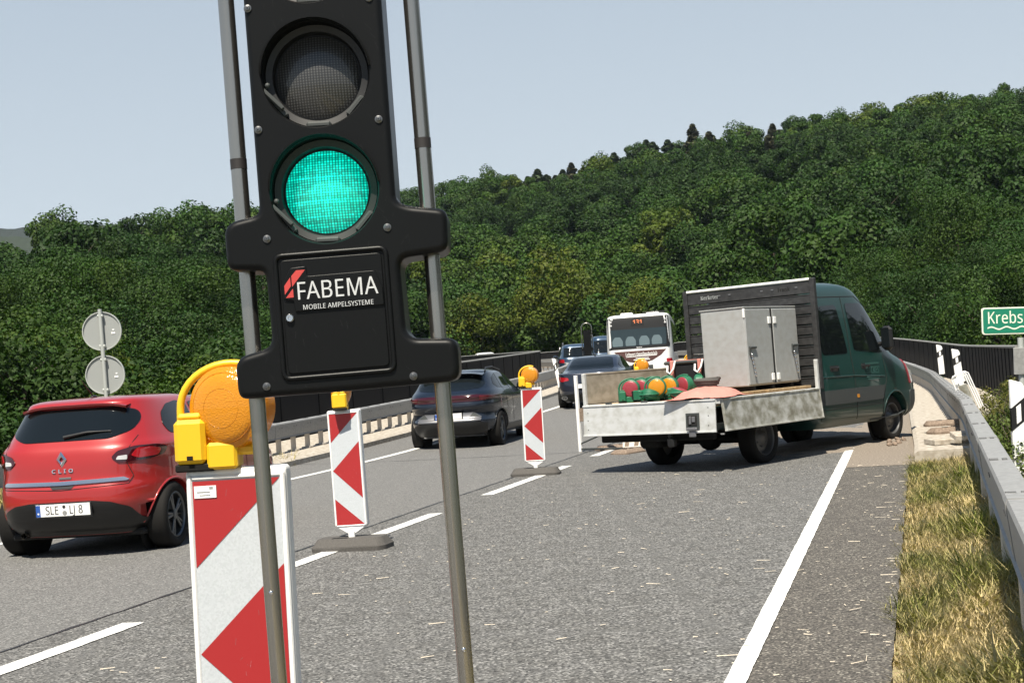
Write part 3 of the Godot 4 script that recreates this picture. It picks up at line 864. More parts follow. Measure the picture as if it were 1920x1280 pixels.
func bushes() -> void:
	var B := [crown(400, 1.5, 1.5, 1.4, 18, 9500, 0.05, Color(0.036, 0.070, 0.012)), crown(401, 1.4, 1.9, 1.7, 18, 9500, 0.05, Color(0.062, 0.088, 0.013)), crown(402, 1.6, 1.3, 1.2, 18, 9500, 0.048, Color(0.026, 0.054, 0.011))]
	var S := [trunk(410, 2.2, 0.05, 0.7, 9), trunk(411, 2.8, 0.05, 0.6, 9), trunk(412, 1.9, 0.05, 0.8, 9)]
	var W := ["mid green roadside bush", "light green roadside bush", "dark green roadside bush"]
	rng.seed = 52
	# scrub on the slope left of the road
	for i in 46:
		var s := rng.randf_range(14.0, 46.0); var n := -14.2 - pow(rng.randf(), 0.8) * 13.0
		var p := PT(s, n)
		p.y = ground(p.x, p.z) - 0.2
		var k := rng.randi() % 3
		var sc := rng.randf_range(1.0, 1.9)
		if n > -17.0: sc *= 0.75
		# tops stay below the line that the photograph shows
		var want := 1.4 + (rng.randf_range(25.0, 165.0) + (45.0 if n < -20.0 else 0.0)) / 2700.0 * -p.z
		p.y = maxf(p.y, want - [2.9, 3.6, 2.5][k] * sc)
		var o := thing("bush", p, rng.randf() * TAU, "%s on the slope beyond the left guard rail" % W[k], "bush", "%ses left of the road" % W[k])
		o.scale = Vector3.ONE * sc
		part("stems", S[k], M.bark, o); part("foliage", B[k], M.leaf, o)
	# shrubs under the trees across the far bend
	for e in [[905, 150, 3, 1], [985, 152, 2.4, 0], [1030, 150, 3.2, 1], [1075, 151, 4.2, 1], [1110, 150, 2.6, 0], [1160, 146, 3.4, 2], [1215, 140, 3.0, 1], [870, 150, 3.4, 0], [948, 153, 3.0, 2], [1010, 155, 3.8, 0]]:
		var x: float = (e[0] - 960.0) / 2700.0 * e[1]
		var p := Vector3(x, rise(130.0) - 0.9, -e[1])
		var o := thing("bush", p, e[0] * 0.7, "%s at the foot of the wood beyond the far bend" % W[e[3]].replace("roadside ", ""), "bush", "%ses beyond the far bend" % W[e[3]].replace("roadside ", ""))
		o.scale = Vector3.ONE * e[2]
		part("stems", S[e[3]], M.bark, o); part("foliage", B[e[3]], M.leaf, o)
	# weeds behind the near right guard rail
	var wd := [crown(420, 0.34, 0.42, 0.42, 12, 900, 0.022, Color(0.075, 0.105, 0.024)), crown(421, 0.30, 0.5, 0.5, 12, 900, 0.02, Color(0.12, 0.13, 0.035)), crown(422, 0.36, 0.36, 0.34, 12, 900, 0.022, Color(0.05, 0.08, 0.02))]
	var ws := trunk(430, 0.85, 0.012, 0.22, 10)
	rng.seed = 91
	for i in 64:
		var s := rng.randf_range(8.5, 25.5); var n := rng.randf_range(0.98, 2.6)
		var k := rng.randi() % 3
		var p := PT(s, n, -0.12)
		var o := thing("weed", p, rng.randf() * TAU, ["leafy green weed behind the near guard rail", "yellowing tall weed behind the near guard rail", "low dark weed behind the near guard rail"][k], "weed", "weeds behind the near guard rail")
		o.scale = Vector3.ONE * rng.randf_range(0.6, 1.15)
		part("stem", ws, M.bark, o); part("foliage", wd[k], M.leaf, o)

func grass() -> void:
	rng.seed = 12
	var tufts: Array = []
	for k in 3:
		var mb := MB.new(); mb.use_col = true
		for i in 26:
			var a := rng.randf() * TAU; var d := Vector3(cos(a), 0, sin(a))
			var b := Vector3(rng.randfn(), 0, rng.randfn()) * 0.035
			var h: float = rng.randf_range(0.03, 0.12) * [1.0, 1.3, 0.7][k]; var lean: float = rng.randf_range(0.3, 1.6) * h
			var w := d.rotated(Vector3.UP, PI / 2) * rng.randf_range(0.0018, 0.0034)
			var m1 := b + d * lean * 0.35 + Vector3(0, h * 0.62, 0); var tip := b + d * lean + Vector3(0, h, 0)
			var nn := (d + Vector3.UP * 0.7).normalized()
			var q := rng.randf_range(0.75, 1.3)
			mb.col = Color(q, q, q)
			mb.tri(b - w, b + w, m1 + w * 0.8, nn, nn, nn); mb.tri(b - w, m1 + w * 0.8, m1 - w * 0.8, nn, nn, nn)
			mb.tri(m1 - w * 0.8, m1 + w * 0.8, tip, nn, nn, nn)
		tufts.append(mb.mesh())
	var nz := FastNoiseLite.new(); nz.seed = 9; nz.frequency = 0.55
	for area in [["verge_grass", 0.02, 0.95, 3.5, 18.6, 13000, "dry yellow and green grass between road edge and guard rail"], ["verge_grass", 0.95, 3.0, 5.0, 26.0, 7500, "taller rank grass behind the near guard rail"], ["verge_grass", -15.0, -10.4, 8.0, 24.0, 5200, "rough grass beside the left guard rail"]]:
		var node := Node3D.new(); node.name = numbered(area[0]); add_child(node)
		tag(node, area[6], "grass", "", "stuff")
		var sets: Array = [[], [], []]
		for i in area[5]:
			var s := lerpf(area[3], area[4], pow(rng.randf(), 1.25)); var n := lerpf(area[1], area[2], rng.randf())
			var v := nz.get_noise_2d(s, n * 1.6)
			if area[1] == 0.02 and n < 0.07 + 0.05 * sin(s * 7.0): continue
			if area[1] == 0.02 and v < -0.22 and rng.randf() < 0.55: continue
			var green := clampf(0.12 + v * 1.6 + rng.randfn() * 0.2, 0.0, 1.0)
			if area[1] != 0.02: green = clampf(green + 0.2, 0.0, 1.0)
			var c := Color(0.60, 0.48, 0.26).lerp(Color(0.17, 0.205, 0.04), green)
			var sc := rng.randf_range(0.55, 1.25) * (1.0 if area[1] == 0.02 else 1.9)
			if area[1] == 0.02 and green < 0.35: sc *= 0.7
			if area[1] == 0.02 and n > 0.5: sc *= 1.6
			sets[rng.randi() % 3].append([Transform3D(Basis(Vector3.UP, rng.randf() * TAU).scaled(Vector3(sc, sc * rng.randf_range(0.6, 1.2), sc)), PT(s, n, -0.06)), c])
		for k in 3:
			var mm := MultiMesh.new(); mm.transform_format = MultiMesh.TRANSFORM_3D; mm.use_colors = true; mm.mesh = tufts[k]; mm.instance_count = sets[k].size()
			for j in sets[k].size():
				mm.set_instance_transform(j, sets[k][j][0]); mm.set_instance_color(j, sets[k][j][1])
			var mi := MultiMeshInstance3D.new(); mi.multimesh = mm; mi.material_override = M.leaf; mi.name = "tufts"; mi.set_meta("kind", "stuff")
			node.add_child(mi, true)
	# a lone tuft growing through the road edge near the viewer
	var o := thing("grass_tuft", Vector3(0.76, 0.0, -6.08), 0.4, "small green grass tuft growing out of the asphalt", "grass tuft")
	var b := MB.new(); b.use_col = true
	for i in 16:
		var a := rng.randf() * TAU; var d := Vector3(cos(a), 0, sin(a)); var w := d.rotated(Vector3.UP, PI / 2) * 0.0022
		b.col = Color(0.10, 0.16, 0.03)
		var p := d * 0.006
		b.tri(p - w, p + w, p + d * rng.randf_range(0.01, 0.05) + Vector3(0, rng.randf_range(0.02, 0.06), 0), d, d, Vector3.UP)
	part("blades", b, M.leaf, o)

# ---------------------------------------------------------------- rails, fences, signs
func guard_rail(n: float, s0: float, s1: float, seg: float, posts: Array, label: String, road_side: float, drop := 0.0) -> void:
	var o := thing("guard_rail", Vector3.ZERO, 0.0, label, "guard rail")
	var prof := [Vector2(n - 0.045, 0.40), Vector2(n - 0.050, 0.42), Vector2(n - 0.078, 0.665), Vector2(n - 0.066, 0.685), Vector2(n + 0.066, 0.685), Vector2(n + 0.078, 0.665), Vector2(n + 0.050, 0.42), Vector2(n + 0.045, 0.40)]
	var s := s0
	while s < s1 - 0.1:
		var e := minf(s + seg, s1)
		var mb := MB.new(); sweep(mb, prof, s + 0.004, e - 0.004, 0.8)
		# lower lip towards the road
		sweep(mb, [Vector2(n + road_side * 0.046, 0.415), Vector2(n + road_side * 0.066, 0.408), Vector2(n + road_side * 0.066, 0.400), Vector2(n + road_side * 0.042, 0.402)], s + 0.004, e - 0.004, 0.8)
		part("beam", mb, M.rail, o)
		if e - 0.2 < 60.0:
			mb = MB.new(); sweep(mb, [Vector2(n - 0.049, 0.398), Vector2(n - 0.055, 0.42), Vector2(n - 0.083, 0.666), Vector2(n - 0.069, 0.690), Vector2(n + 0.069, 0.690), Vector2(n + 0.083, 0.666), Vector2(n + 0.055, 0.42), Vector2(n + 0.049, 0.398)], e - 0.16, e + 0.10, 0.3)
			part("sleeve", mb, M.rail, o)
		s = e
	var post := MB.new()
	post.box(Vector3(0, 0.20, 0), Vector3(0.05, 0.56, 0.10), 0.006)
	post.box(Vector3(0.022, 0.20, 0.035), Vector3(0.045, 0.56, 0.006), 0.0)
	post.box(Vector3(0.022, 0.20, -0.035), Vector3(0.045, 0.56, 0.006), 0.0)
	var pm := post.mesh()
	var plate := MB.new(); plate.box(Vector3(0, 0.012, 0), Vector3(0.18, 0.024, 0.16), 0.004)
	plate.tube([Vector3(0.05, 0.02, 0.05), Vector3(0.05, 0.05, 0.05)], 0.012, 6); plate.tube([Vector3(-0.05, 0.02, -0.05), Vector3(-0.05, 0.05, -0.05)], 0.012, 6)
	var bolts := MB.new()
	for p in posts:
		var i: float = p[0]
		var made := 0
		while i < p[1]:
			var q := part("post", pm, M.post, o)
			q.position = PT(i, n, p[3]); q.rotation.y = -heading(i)
			if p[3] > 0.05 and i < 50.0:
				var f := part("foot_plate", plate.mesh() if made == 0 else o.get_node("foot_plate").mesh, M.post, o)
				f.position = PT(i, n, p[3]); f.rotation.y = -heading(i)
				if made == 0: f.name = "foot_plate"
			made += 1
			if i < 45.0:
				for k in [-0.03, 0.03]:
					for w in [-0.035, 0.03]:
						var c := PT(i + k, n + w, 0.687)
						bolts.box(c, Vector3(0.05 if w < 0 else 0.03, 0.012, 0.014), 0.002, Basis(Vector3.UP, -heading(i)))
					bolts.box(PT(i + k * 2.0, n + road_side * 0.070, 0.60), Vector3(0.014, 0.022, 0.022), 0.003, Basis(Vector3.UP, -heading(i)))
			i += p[2]
	var b := part("bolt_heads", bolts, M.screw, o); b.set_meta("kind", "stuff")

func panel_fence(n: float, s0: float, s1: float, step: float, h: float, label: String) -> void:
	var o := thing("parapet_fence", Vector3.ZERO, 0.0, label, "fence")
	var s := s0
	while s < s1 - 0.1:
		var e := minf(s + step, s1)
		var mb := MB.new(); sweep(mb, [Vector2(n - 0.02, 0.10), Vector2(n - 0.02, h - 0.03), Vector2(n + 0.02, h - 0.03), Vector2(n + 0.02, 0.10)], s + 0.014, e - 0.014, step * 0.5)
		part("panel", mb, M.fence, o)
		var up := MB.new(); up.box(Vector3(0, h * 0.5, 0), Vector3(0.07, h - 0.05, 0.022), 0.003)
		var q := part("upright", up, M.fence, o); q.position = PT(s, n); q.rotation.y = -heading(s)
		s = e
	var top := MB.new(); sweep(top, [Vector2(n - 0.05, h - 0.028), Vector2(n - 0.05, h), Vector2(n - 0.03, h + 0.02), Vector2(n + 0.03, h + 0.02), Vector2(n + 0.05, h), Vector2(n + 0.05, h - 0.028)], s0, s1, 1.0)
	part("handrail", top, M.fence_top, o)

# white marker post with a slanted black band
func marker_post(at: Vector3, turn: float, lean: Vector2, h: float, label: String) -> Node3D:
	var o := thing("marker_post", at, turn, label, "marker post", "marker posts on the guard rails")
	o.rotation = Vector3(lean.x, turn, lean.y)
	var mb := MB.new()
	var out := rounded(V2([-0.06, 0, 0.06, 0, 0.06, h - 0.02, 0.04, h + 0.02, -0.06, h + 0.05]), 0.012, 2)
	mb.slab(out, -0.05, 0.0, 0.01)
	part("body", mb, M.frame_white, o)
	mb = MB.new()
	mb.slab(V2([-0.0615, h * 0.60, 0.0615, h * 0.70, 0.0615, h * 0.90, -0.0615, h * 0.80]), -0.052, 0.003, 0.001)
	part("black_band", mb, M.black, o)
	mb = MB.new(); mb.slab(V2([-0.02, h * 0.66, 0.02, h * 0.69, 0.02, h * 0.84, -0.02, h * 0.81]), 0.0, 0.006, 0.002)
	part("reflector", mb, M.frame_white, o)
	return o

func signs() -> void:
	# two round signs seen from behind on one pole
	var p := PT(19.9, -11.87)
	p.y = 0.1
	var o := thing("round_signs", p, 0.05, "pair of round road signs on one pole, seen from behind", "road sign")
	o.rotation.z = 0.012
	var mb := MB.new(); mb.tube([Vector3(0, 0, 0.0), Vector3(0, 2.74, 0.0)], 0.032, 12)
	part("pole", mb, M.sign_rim, o)
	for y in [2.40, 1.72]:
		var sb := MB.new(); sb.m = Transform3D(Basis(Vector3.RIGHT, PI / 2), Vector3(0, y, -0.06))
		sb.lathe([Vector2(0, -0.012), Vector2(0.30, -0.012), Vector2(0.30, 0.012), Vector2(0, 0.012)], 48)
		var d := part("sign_plate", sb, M.sign_back, o)
		sb = MB.new(); sb.m = Transform3D(Basis(Vector3.RIGHT, PI / 2), Vector3(0, y, -0.055))
		sb.lathe([Vector2(0.288, -0.01), Vector2(0.288, 0.028), Vector2(0.302, 0.028), Vector2(0.302, -0.018)], 48)
		part("rim", sb, M.sign_rim, d)
		for k in [[0.17, 0.0, 0.06, 0.03], [0.175, 0.05, 0.028, 0.022]]:
			sb = MB.new(); sb.box(Vector3(k[0], y - 0.04 + k[1], -0.044), Vector3(k[2], k[3], 0.004))
			part("sticker", sb, M.sticker, d)
		for yy in [0.235, -0.235]:
			sb = MB.new(); sb.box(Vector3(0, y + yy, -0.012), Vector3(0.095, 0.045, 0.075), 0.01)
			part("clamp", sb, M.sign_rim, d)
	# green stream-name sign behind the right rail
	p = PT(16.9, 1.30, 0.04)
	o = thing("name_sign", p, 0.0, "green name sign with cream border and wavy underline on a pole", "sign")
	o.rotation.z = -0.045; o.rotation.y = -0.10
	mb = MB.new(); mb.tube([Vector3(0, -0.4, 0), Vector3(0, 1.36, 0)], 0.035, 12)
	part("pole", mb, M.sign_rim, o)
	mb = MB.new(); mb.box(Vector3(-0.02, 1.10, 0.045), Vector3(0.15, 0.30, 0.02), 0.004)
	part("bracket", mb, M.rail, o)
	mb = MB.new(); mb.slab(rounded(V2([-0.42, 1.40, 0.62, 1.40, 0.62, 1.70, -0.42, 1.70]), 0.035, 4), 0.0, 0.02, 0.003)
	var pl := part("board", mb, M.sign_cream, o)
	mb = MB.new(); mb.face(rounded(V2([-0.405, 1.415, 0.605, 1.415, 0.605, 1.685, -0.405, 1.685]), 0.03, 4), 0.0225)
	part("green_face", mb, M.sign_green, pl)
	var kb := text("Krebsbach", "lettering", pl, Vector3(-0.365, 1.585, 0.0235), 0.13, M.sign_cream, Vector3(), "Droid Sans", 0.86, 400)
	(kb.mesh as TextMesh).horizontal_alignment = HORIZONTAL_ALIGNMENT_LEFT
	mb = MB.new()
	var pts: Array = []
	for i in 73: pts.append(Vector2(-0.36 + i * 0.0128, 1.472 + 0.013 * sin(i * 0.0128 * TAU / 0.165)))
	for i in 72: mb.quad(Vector3(pts[i].x, pts[i].y - 0.008, 0.0245), Vector3(pts[i + 1].x, pts[i + 1].y - 0.008, 0.0245), Vector3(pts[i + 1].x, pts[i + 1].y + 0.008, 0.0245), Vector3(pts[i].x, pts[i].y + 0.008, 0.0245), Vector3.BACK)
	part("wavy_line", mb, M.sign_cream, pl)
	# marker posts
	marker_post(Vector3(4.25, 0.02, -12.3), -0.1, Vector2(0, -0.03), 0.98, "large black and white marker post in front of the green name sign")
	marker_post(PT(32.5, 0.86, 0.72), -0.2, Vector2(0, 0.03), 0.60, "marker post on the right guard rail beside the lorry cab")
	marker_post(PT(24.0, 0.9, 0.70), -0.2, Vector2(0, 0.06), 0.55, "marker post behind the folded white barrier frame")
	marker_post(PT(47.5, -10.4, 0.12), -0.1, Vector2(0, 0.16), 1.0, "leaning marker post near the dark saloon")
	marker_post(PT(98.0, 1.0, 0.7), 0.3, Vector2(0, 0), 0.8, "marker post on the far guard rail above the dark saloon")
	marker_post(PT(118.0, 1.0, 0.7), 0.5, Vector2(0, 0), 0.8, "marker post on the far guard rail beside the white car")
	# folded barrier frame leaning behind the rail
	o = thing("folded_barrier", PT(22.6, 1.02, 0.30), -0.25, "folded white barrier frame leaning behind the right guard rail", "barrier")
	o.rotation.z = 0.34; o.rotation.x = 0.1; o.scale = Vector3.ONE * 0.62
	for k in 3:
		mb = MB.new()
		var z := -0.05 * k
		var x := 0.05 * k
		mb.tube([Vector3(-0.16 + x, 0.1, z), Vector3(-0.16 + x, 0.98, z), Vector3(-0.10 + x, 1.04, z), Vector3(0.10 + x, 1.04, z), Vector3(0.16 + x, 0.98, z), Vector3(0.16 + x, 0.1, z)], 0.018, 8)
		mb.box(Vector3(x, 0.9, z), Vector3(0.26, 0.14, 0.02), 0.004)
		part("frame", mb, M.frame_white, o)
	mb = MB.new(); mb.box(Vector3(0.02, 0.5, 0.0), Vector3(0.2, 0.55, 0.012), 0.002)
	part("grey_board", mb, M.sheet, o)
	# blocks of the works lying at the kerb
	var q := rubber_foot("rubber_foot", PT(21.2, 0.62, 0.13), 0.3, 0.8, "worn rubber foot block lying on the kerb, lower of two")
	q = rubber_foot("rubber_foot", PT(21.45, 0.56, 0.225), -0.1, 0.72, "worn rubber foot block lying on the kerb, upper of two")
	o = thing("concrete_slab", PT(19.0, 0.62, 0.14), 0.2, "broken grey concrete slab lying on the grass edge of the kerb", "slab")
	mb = MB.new(); mb.slab(V2([-0.42, -0.22, 0.36, -0.26, 0.44, 0.05, 0.1, 0.25, -0.35, 0.2]), 0.0, 0.07, 0.02)
	var piece := part("slab_piece", mb, M.concrete, o); piece.rotation.x = -PI / 2
	mb = MB.new(); mb.slab(V2([-0.22, -0.12, 0.2, -0.16, 0.24, 0.12, -0.15, 0.16]), 0.0, 0.06, 0.015)
	piece = part("slab_piece", mb, M.concrete, o); piece.rotation.x = -PI / 2 + 0.15; piece.position = Vector3(-0.1, 0.08, 0.45)
	# rubble under the lorry's nose
	rng.seed = 33
	for i in 6:
		mb = MB.new(); mb.ball(Vector3.ZERO, Vector3(rng.randf_range(0.03, 0.07), rng.randf_range(0.02, 0.04), rng.randf_range(0.03, 0.06)), 5, 3)
		var r := part("rubble", mb, M.foot_brown); r.rotation = Vector3(rng.randf(), rng.randf() * 3.0, rng.randf()); r.position = PT(20.8 + rng.randf() * 1.4, -0.25 + rng.randf() * 0.3, 0.03)
		tag(r, "small broken lump of concrete in the gutter by the lorry's front wheel", "rubble", "lumps of concrete in the gutter")

func rubber_foot(called: String, at: Vector3, turn: float, size: float, label: String, group := "") -> Node3D:
	var o := thing(called, at, turn, label, "foot block", group)
	part("block", foot_mesh(size), M.foot_brown, o)
	var mb := MB.new()
	for x in [-0.12, 0.12]: mb.box(Vector3(x * size, 0.108 * size, 0), Vector3(0.1, 0.01, 0.05) * size, 0.0)
	part("slot", mb, M.void, o)
	return o
func foot_mesh(size: float) -> MB:
	var mb := MB.new(); mb.m = Transform3D(Basis(Vector3.RIGHT, -PI / 2), Vector3.ZERO)
	var a := rounded(V2([-0.36, -0.22, 0.36, -0.22, 0.41, -0.13, 0.41, 0.13, 0.36, 0.22, -0.36, 0.22, -0.41, 0.13, -0.41, -0.13]), 0.03, 2)
	var b := PackedVector2Array(); var c := PackedVector2Array()
	for p in a:
		b.append(p * size); c.append(Vector2(p.x * 0.86, p.y * 0.66) * size)
	mb.slab(b, 0.0, 0.045 * size, 0.008)
	var h0 := 0.045 * size; var h1 := 0.105 * size
	for i in b.size():
		var j := (i + 1) % b.size()
		var d := b[i] + b[j]
		mb.quad(Vector3(b[i].x * 0.98, b[i].y * 0.98, h0), Vector3(b[j].x * 0.98, b[j].y * 0.98, h0), Vector3(c[j].x, c[j].y, h1), Vector3(c[i].x, c[i].y, h1), Vector3(d.x, d.y, 0.4))
	mb.face(c, h1)
	return mb

# ---------------------------------------------------------------- warning lamps and beacons
func lamp(o: Node3D, body: Material, lens: Material, called := "") -> void:
	# origin at the foot of the lamp; lens drum towards +z
	var host: Node = o
	var mb := MB.new()
	mb.box(Vector3(-0.10, 0.075, 0), Vector3(0.088, 0.125, 0.125), 0.012)
	mb.box(Vector3(-0.10, 0.145, 0), Vector3(0.070, 0.02, 0.10), 0.008)
	mb.box(Vector3(-0.012, 0.032, 0.01), Vector3(0.085, 0.075, 0.10), 0.008)
	mb.box(Vector3(0.045, 0.045, 0.0), Vector3(0.06, 0.03, 0.06), 0.008)
	if called: host = part(called, mb, body, o)
	else: part("battery_case", mb, body, o)
	mb = MB.new(); mb.box(Vector3(-0.09, 0.002, 0.0), Vector3(0.11, 0.022, 0.11), 0.004)
	mb.box(Vector3(-0.10, 0.03, 0.064), Vector3(0.016, 0.012, 0.006), 0.0)
	part("base_clip", mb, M.rubber, host)
	var tilt := Transform3D(Basis(Vector3.UP, -0.34) * Basis(Vector3.RIGHT, PI / 2), Vector3(0.016, 0.165, 0.01))
	mb = MB.new(); mb.m = tilt
	mb.lathe([Vector2(0.0, -0.048), Vector2(0.100, -0.048), Vector2(0.115, -0.04), Vector2(0.117, 0.0), Vector2(0.115, 0.04), Vector2(0.100, 0.048)], 40)
	part("drum", mb, lens if body == M.lamp_yellow else body, host)
	for sg in [1.0, -1.0]:
		mb = MB.new(); mb.m = tilt
		var pr: Array = []
		for i in 9:
			var a := PI / 2 * i / 8.0
			pr.append(Vector2(0.100 * cos(a), sg * (0.046 + 0.022 * sin(a))))
		if sg < 0: pr.reverse()
		mb.lathe(pr, 36, true)
		part("lens", mb, lens, host)
		mb = MB.new(); mb.m = tilt
		for r in [0.055, 0.098]:
			var y := 0.046 + 0.022 * sqrt(maxf(0.0, 1.0 - r * r / 0.0101))
			var pts: Array = []
			for i in 25: pts.append(Vector3(cos(TAU * i / 24), 0, sin(TAU * i / 24)) * r + Vector3(0, sg * y, 0))
			mb.tube(pts, 0.0009, 4, false)
		part("lens_ring", mb, lens, host)
	mb = MB.new()
	var arc: Array = [Vector3(-0.135, 0.13, 0.0)]
	for i in 13:
		var a := PI - PI * 0.62 * i / 12.0
		arc.append(Vector3(0.012 + cos(a) * 0.146, 0.165 + sin(a) * 0.125, 0.0))
	mb.tube(arc, 0.011, 8)
	part("handle", mb, body, host)

func beacon(at: Vector3, turn: float, lean: float, label: String, foot_turn := 0.0, sticker := false, lamp_turn := 0.0) -> Node3D:
	var o := thing("warning_board", at, turn, label, "warning board", "red and white warning boards along the lane line")
	o.rotation.z = lean
	var f := part("foot_block", foot_mesh(0.82), M.foot, o); f.rotation.y = foot_turn; f.scale.y = 1.25
	var mb := MB.new(); mb.box(Vector3(-0.08, 0.0865, 0.07), Vector3(0.14, 0.005, 0.05), 0.0)
	part("slot", mb, M.void, f)
	mb = MB.new(); mb.box(Vector3(0, 0.10, 0), Vector3(0.055, 0.12, 0.04), 0.006)
	part("stem", mb, M.frame_white, o)
	# frame with rounded corners, pointed at the foot
	mb = MB.new()
	mb.slab(rounded(V2([-0.142, 0.20, -0.03, 0.13, 0.03, 0.13, 0.142, 0.20, 0.142, 1.19, -0.142, 1.19]), 0.016, 3), -0.075, 0.0, 0.010)
	part("frame", mb, M.frame_white, o)
	mb = MB.new()
	for e in [[0, 1.167, 0.25, 0.012], [0, 0.205, 0.25, 0.010]]: mb.box(Vector3(e[0], e[1], 0.002), Vector3(e[2], e[3], 0.012), 0.004)
	for x in [-0.131, 0.131]: mb.box(Vector3(x, 0.69, 0.002), Vector3(0.014, 0.97, 0.012), 0.004)
	for y in [0.185, 0.163]: mb.box(Vector3(0, y, 0.001), Vector3(0.03, 0.008, 0.006), 0.002)
	part("lip", mb, M.frame_white, o)
	mb = MB.new(); mb.face(V2([-0.124, 0.21, 0.124, 0.21, 0.124, 1.16, -0.124, 1.16]), 0.003)
	var w := part("white_sheeting", mb, M.board_white, o)
	for k in [[0.0, 1.0, 1.0, 1.0, 0.0, 0.745], [0.0, 0.49, 1.0, 0.235, 1.0, 0.745], [0.0, 0.235, 0.0, 0.0, 1.0, 0.0]]:
		var poly: Array = []
		for i in range(0, 6, 2):
			poly.append(-0.1225 + k[i] * 0.245); poly.append(0.212 + k[i + 1] * 0.946)
		mb = MB.new(); mb.face(V2(poly), 0.0045)
		part("red_stripe", mb, M.board_red, w)
	if sticker:
		mb = MB.new(); mb.box(Vector3(-0.087, 1.128, 0.006), Vector3(0.062, 0.034, 0.002))
		var st := part("sticker", mb, M.sticker, o)
		mb = MB.new()
		for e in [[-0.092, 1.128, 0.036, 0.0022], [-0.088, 1.119, 0.03, 0.0016], [-0.070, 1.139, 0.010, 0.006]]: mb.box(Vector3(e[0], e[1], 0.0074), Vector3(e[2], e[3], 0.001))
		part("print", mb, M.sign_back, st)
	var holder := Node3D.new()
	lamp(holder, M.lamp_yellow, M.lens_amber, "warning_lamp")
	var lampnode: Node3D = holder.get_node("warning_lamp")
	holder.remove_child(lampnode); o.add_child(lampnode, true)
	lampnode.position = Vector3(-0.02, 1.195, -0.035); lampnode.rotation.y = lamp_turn
	holder.free()
	return o

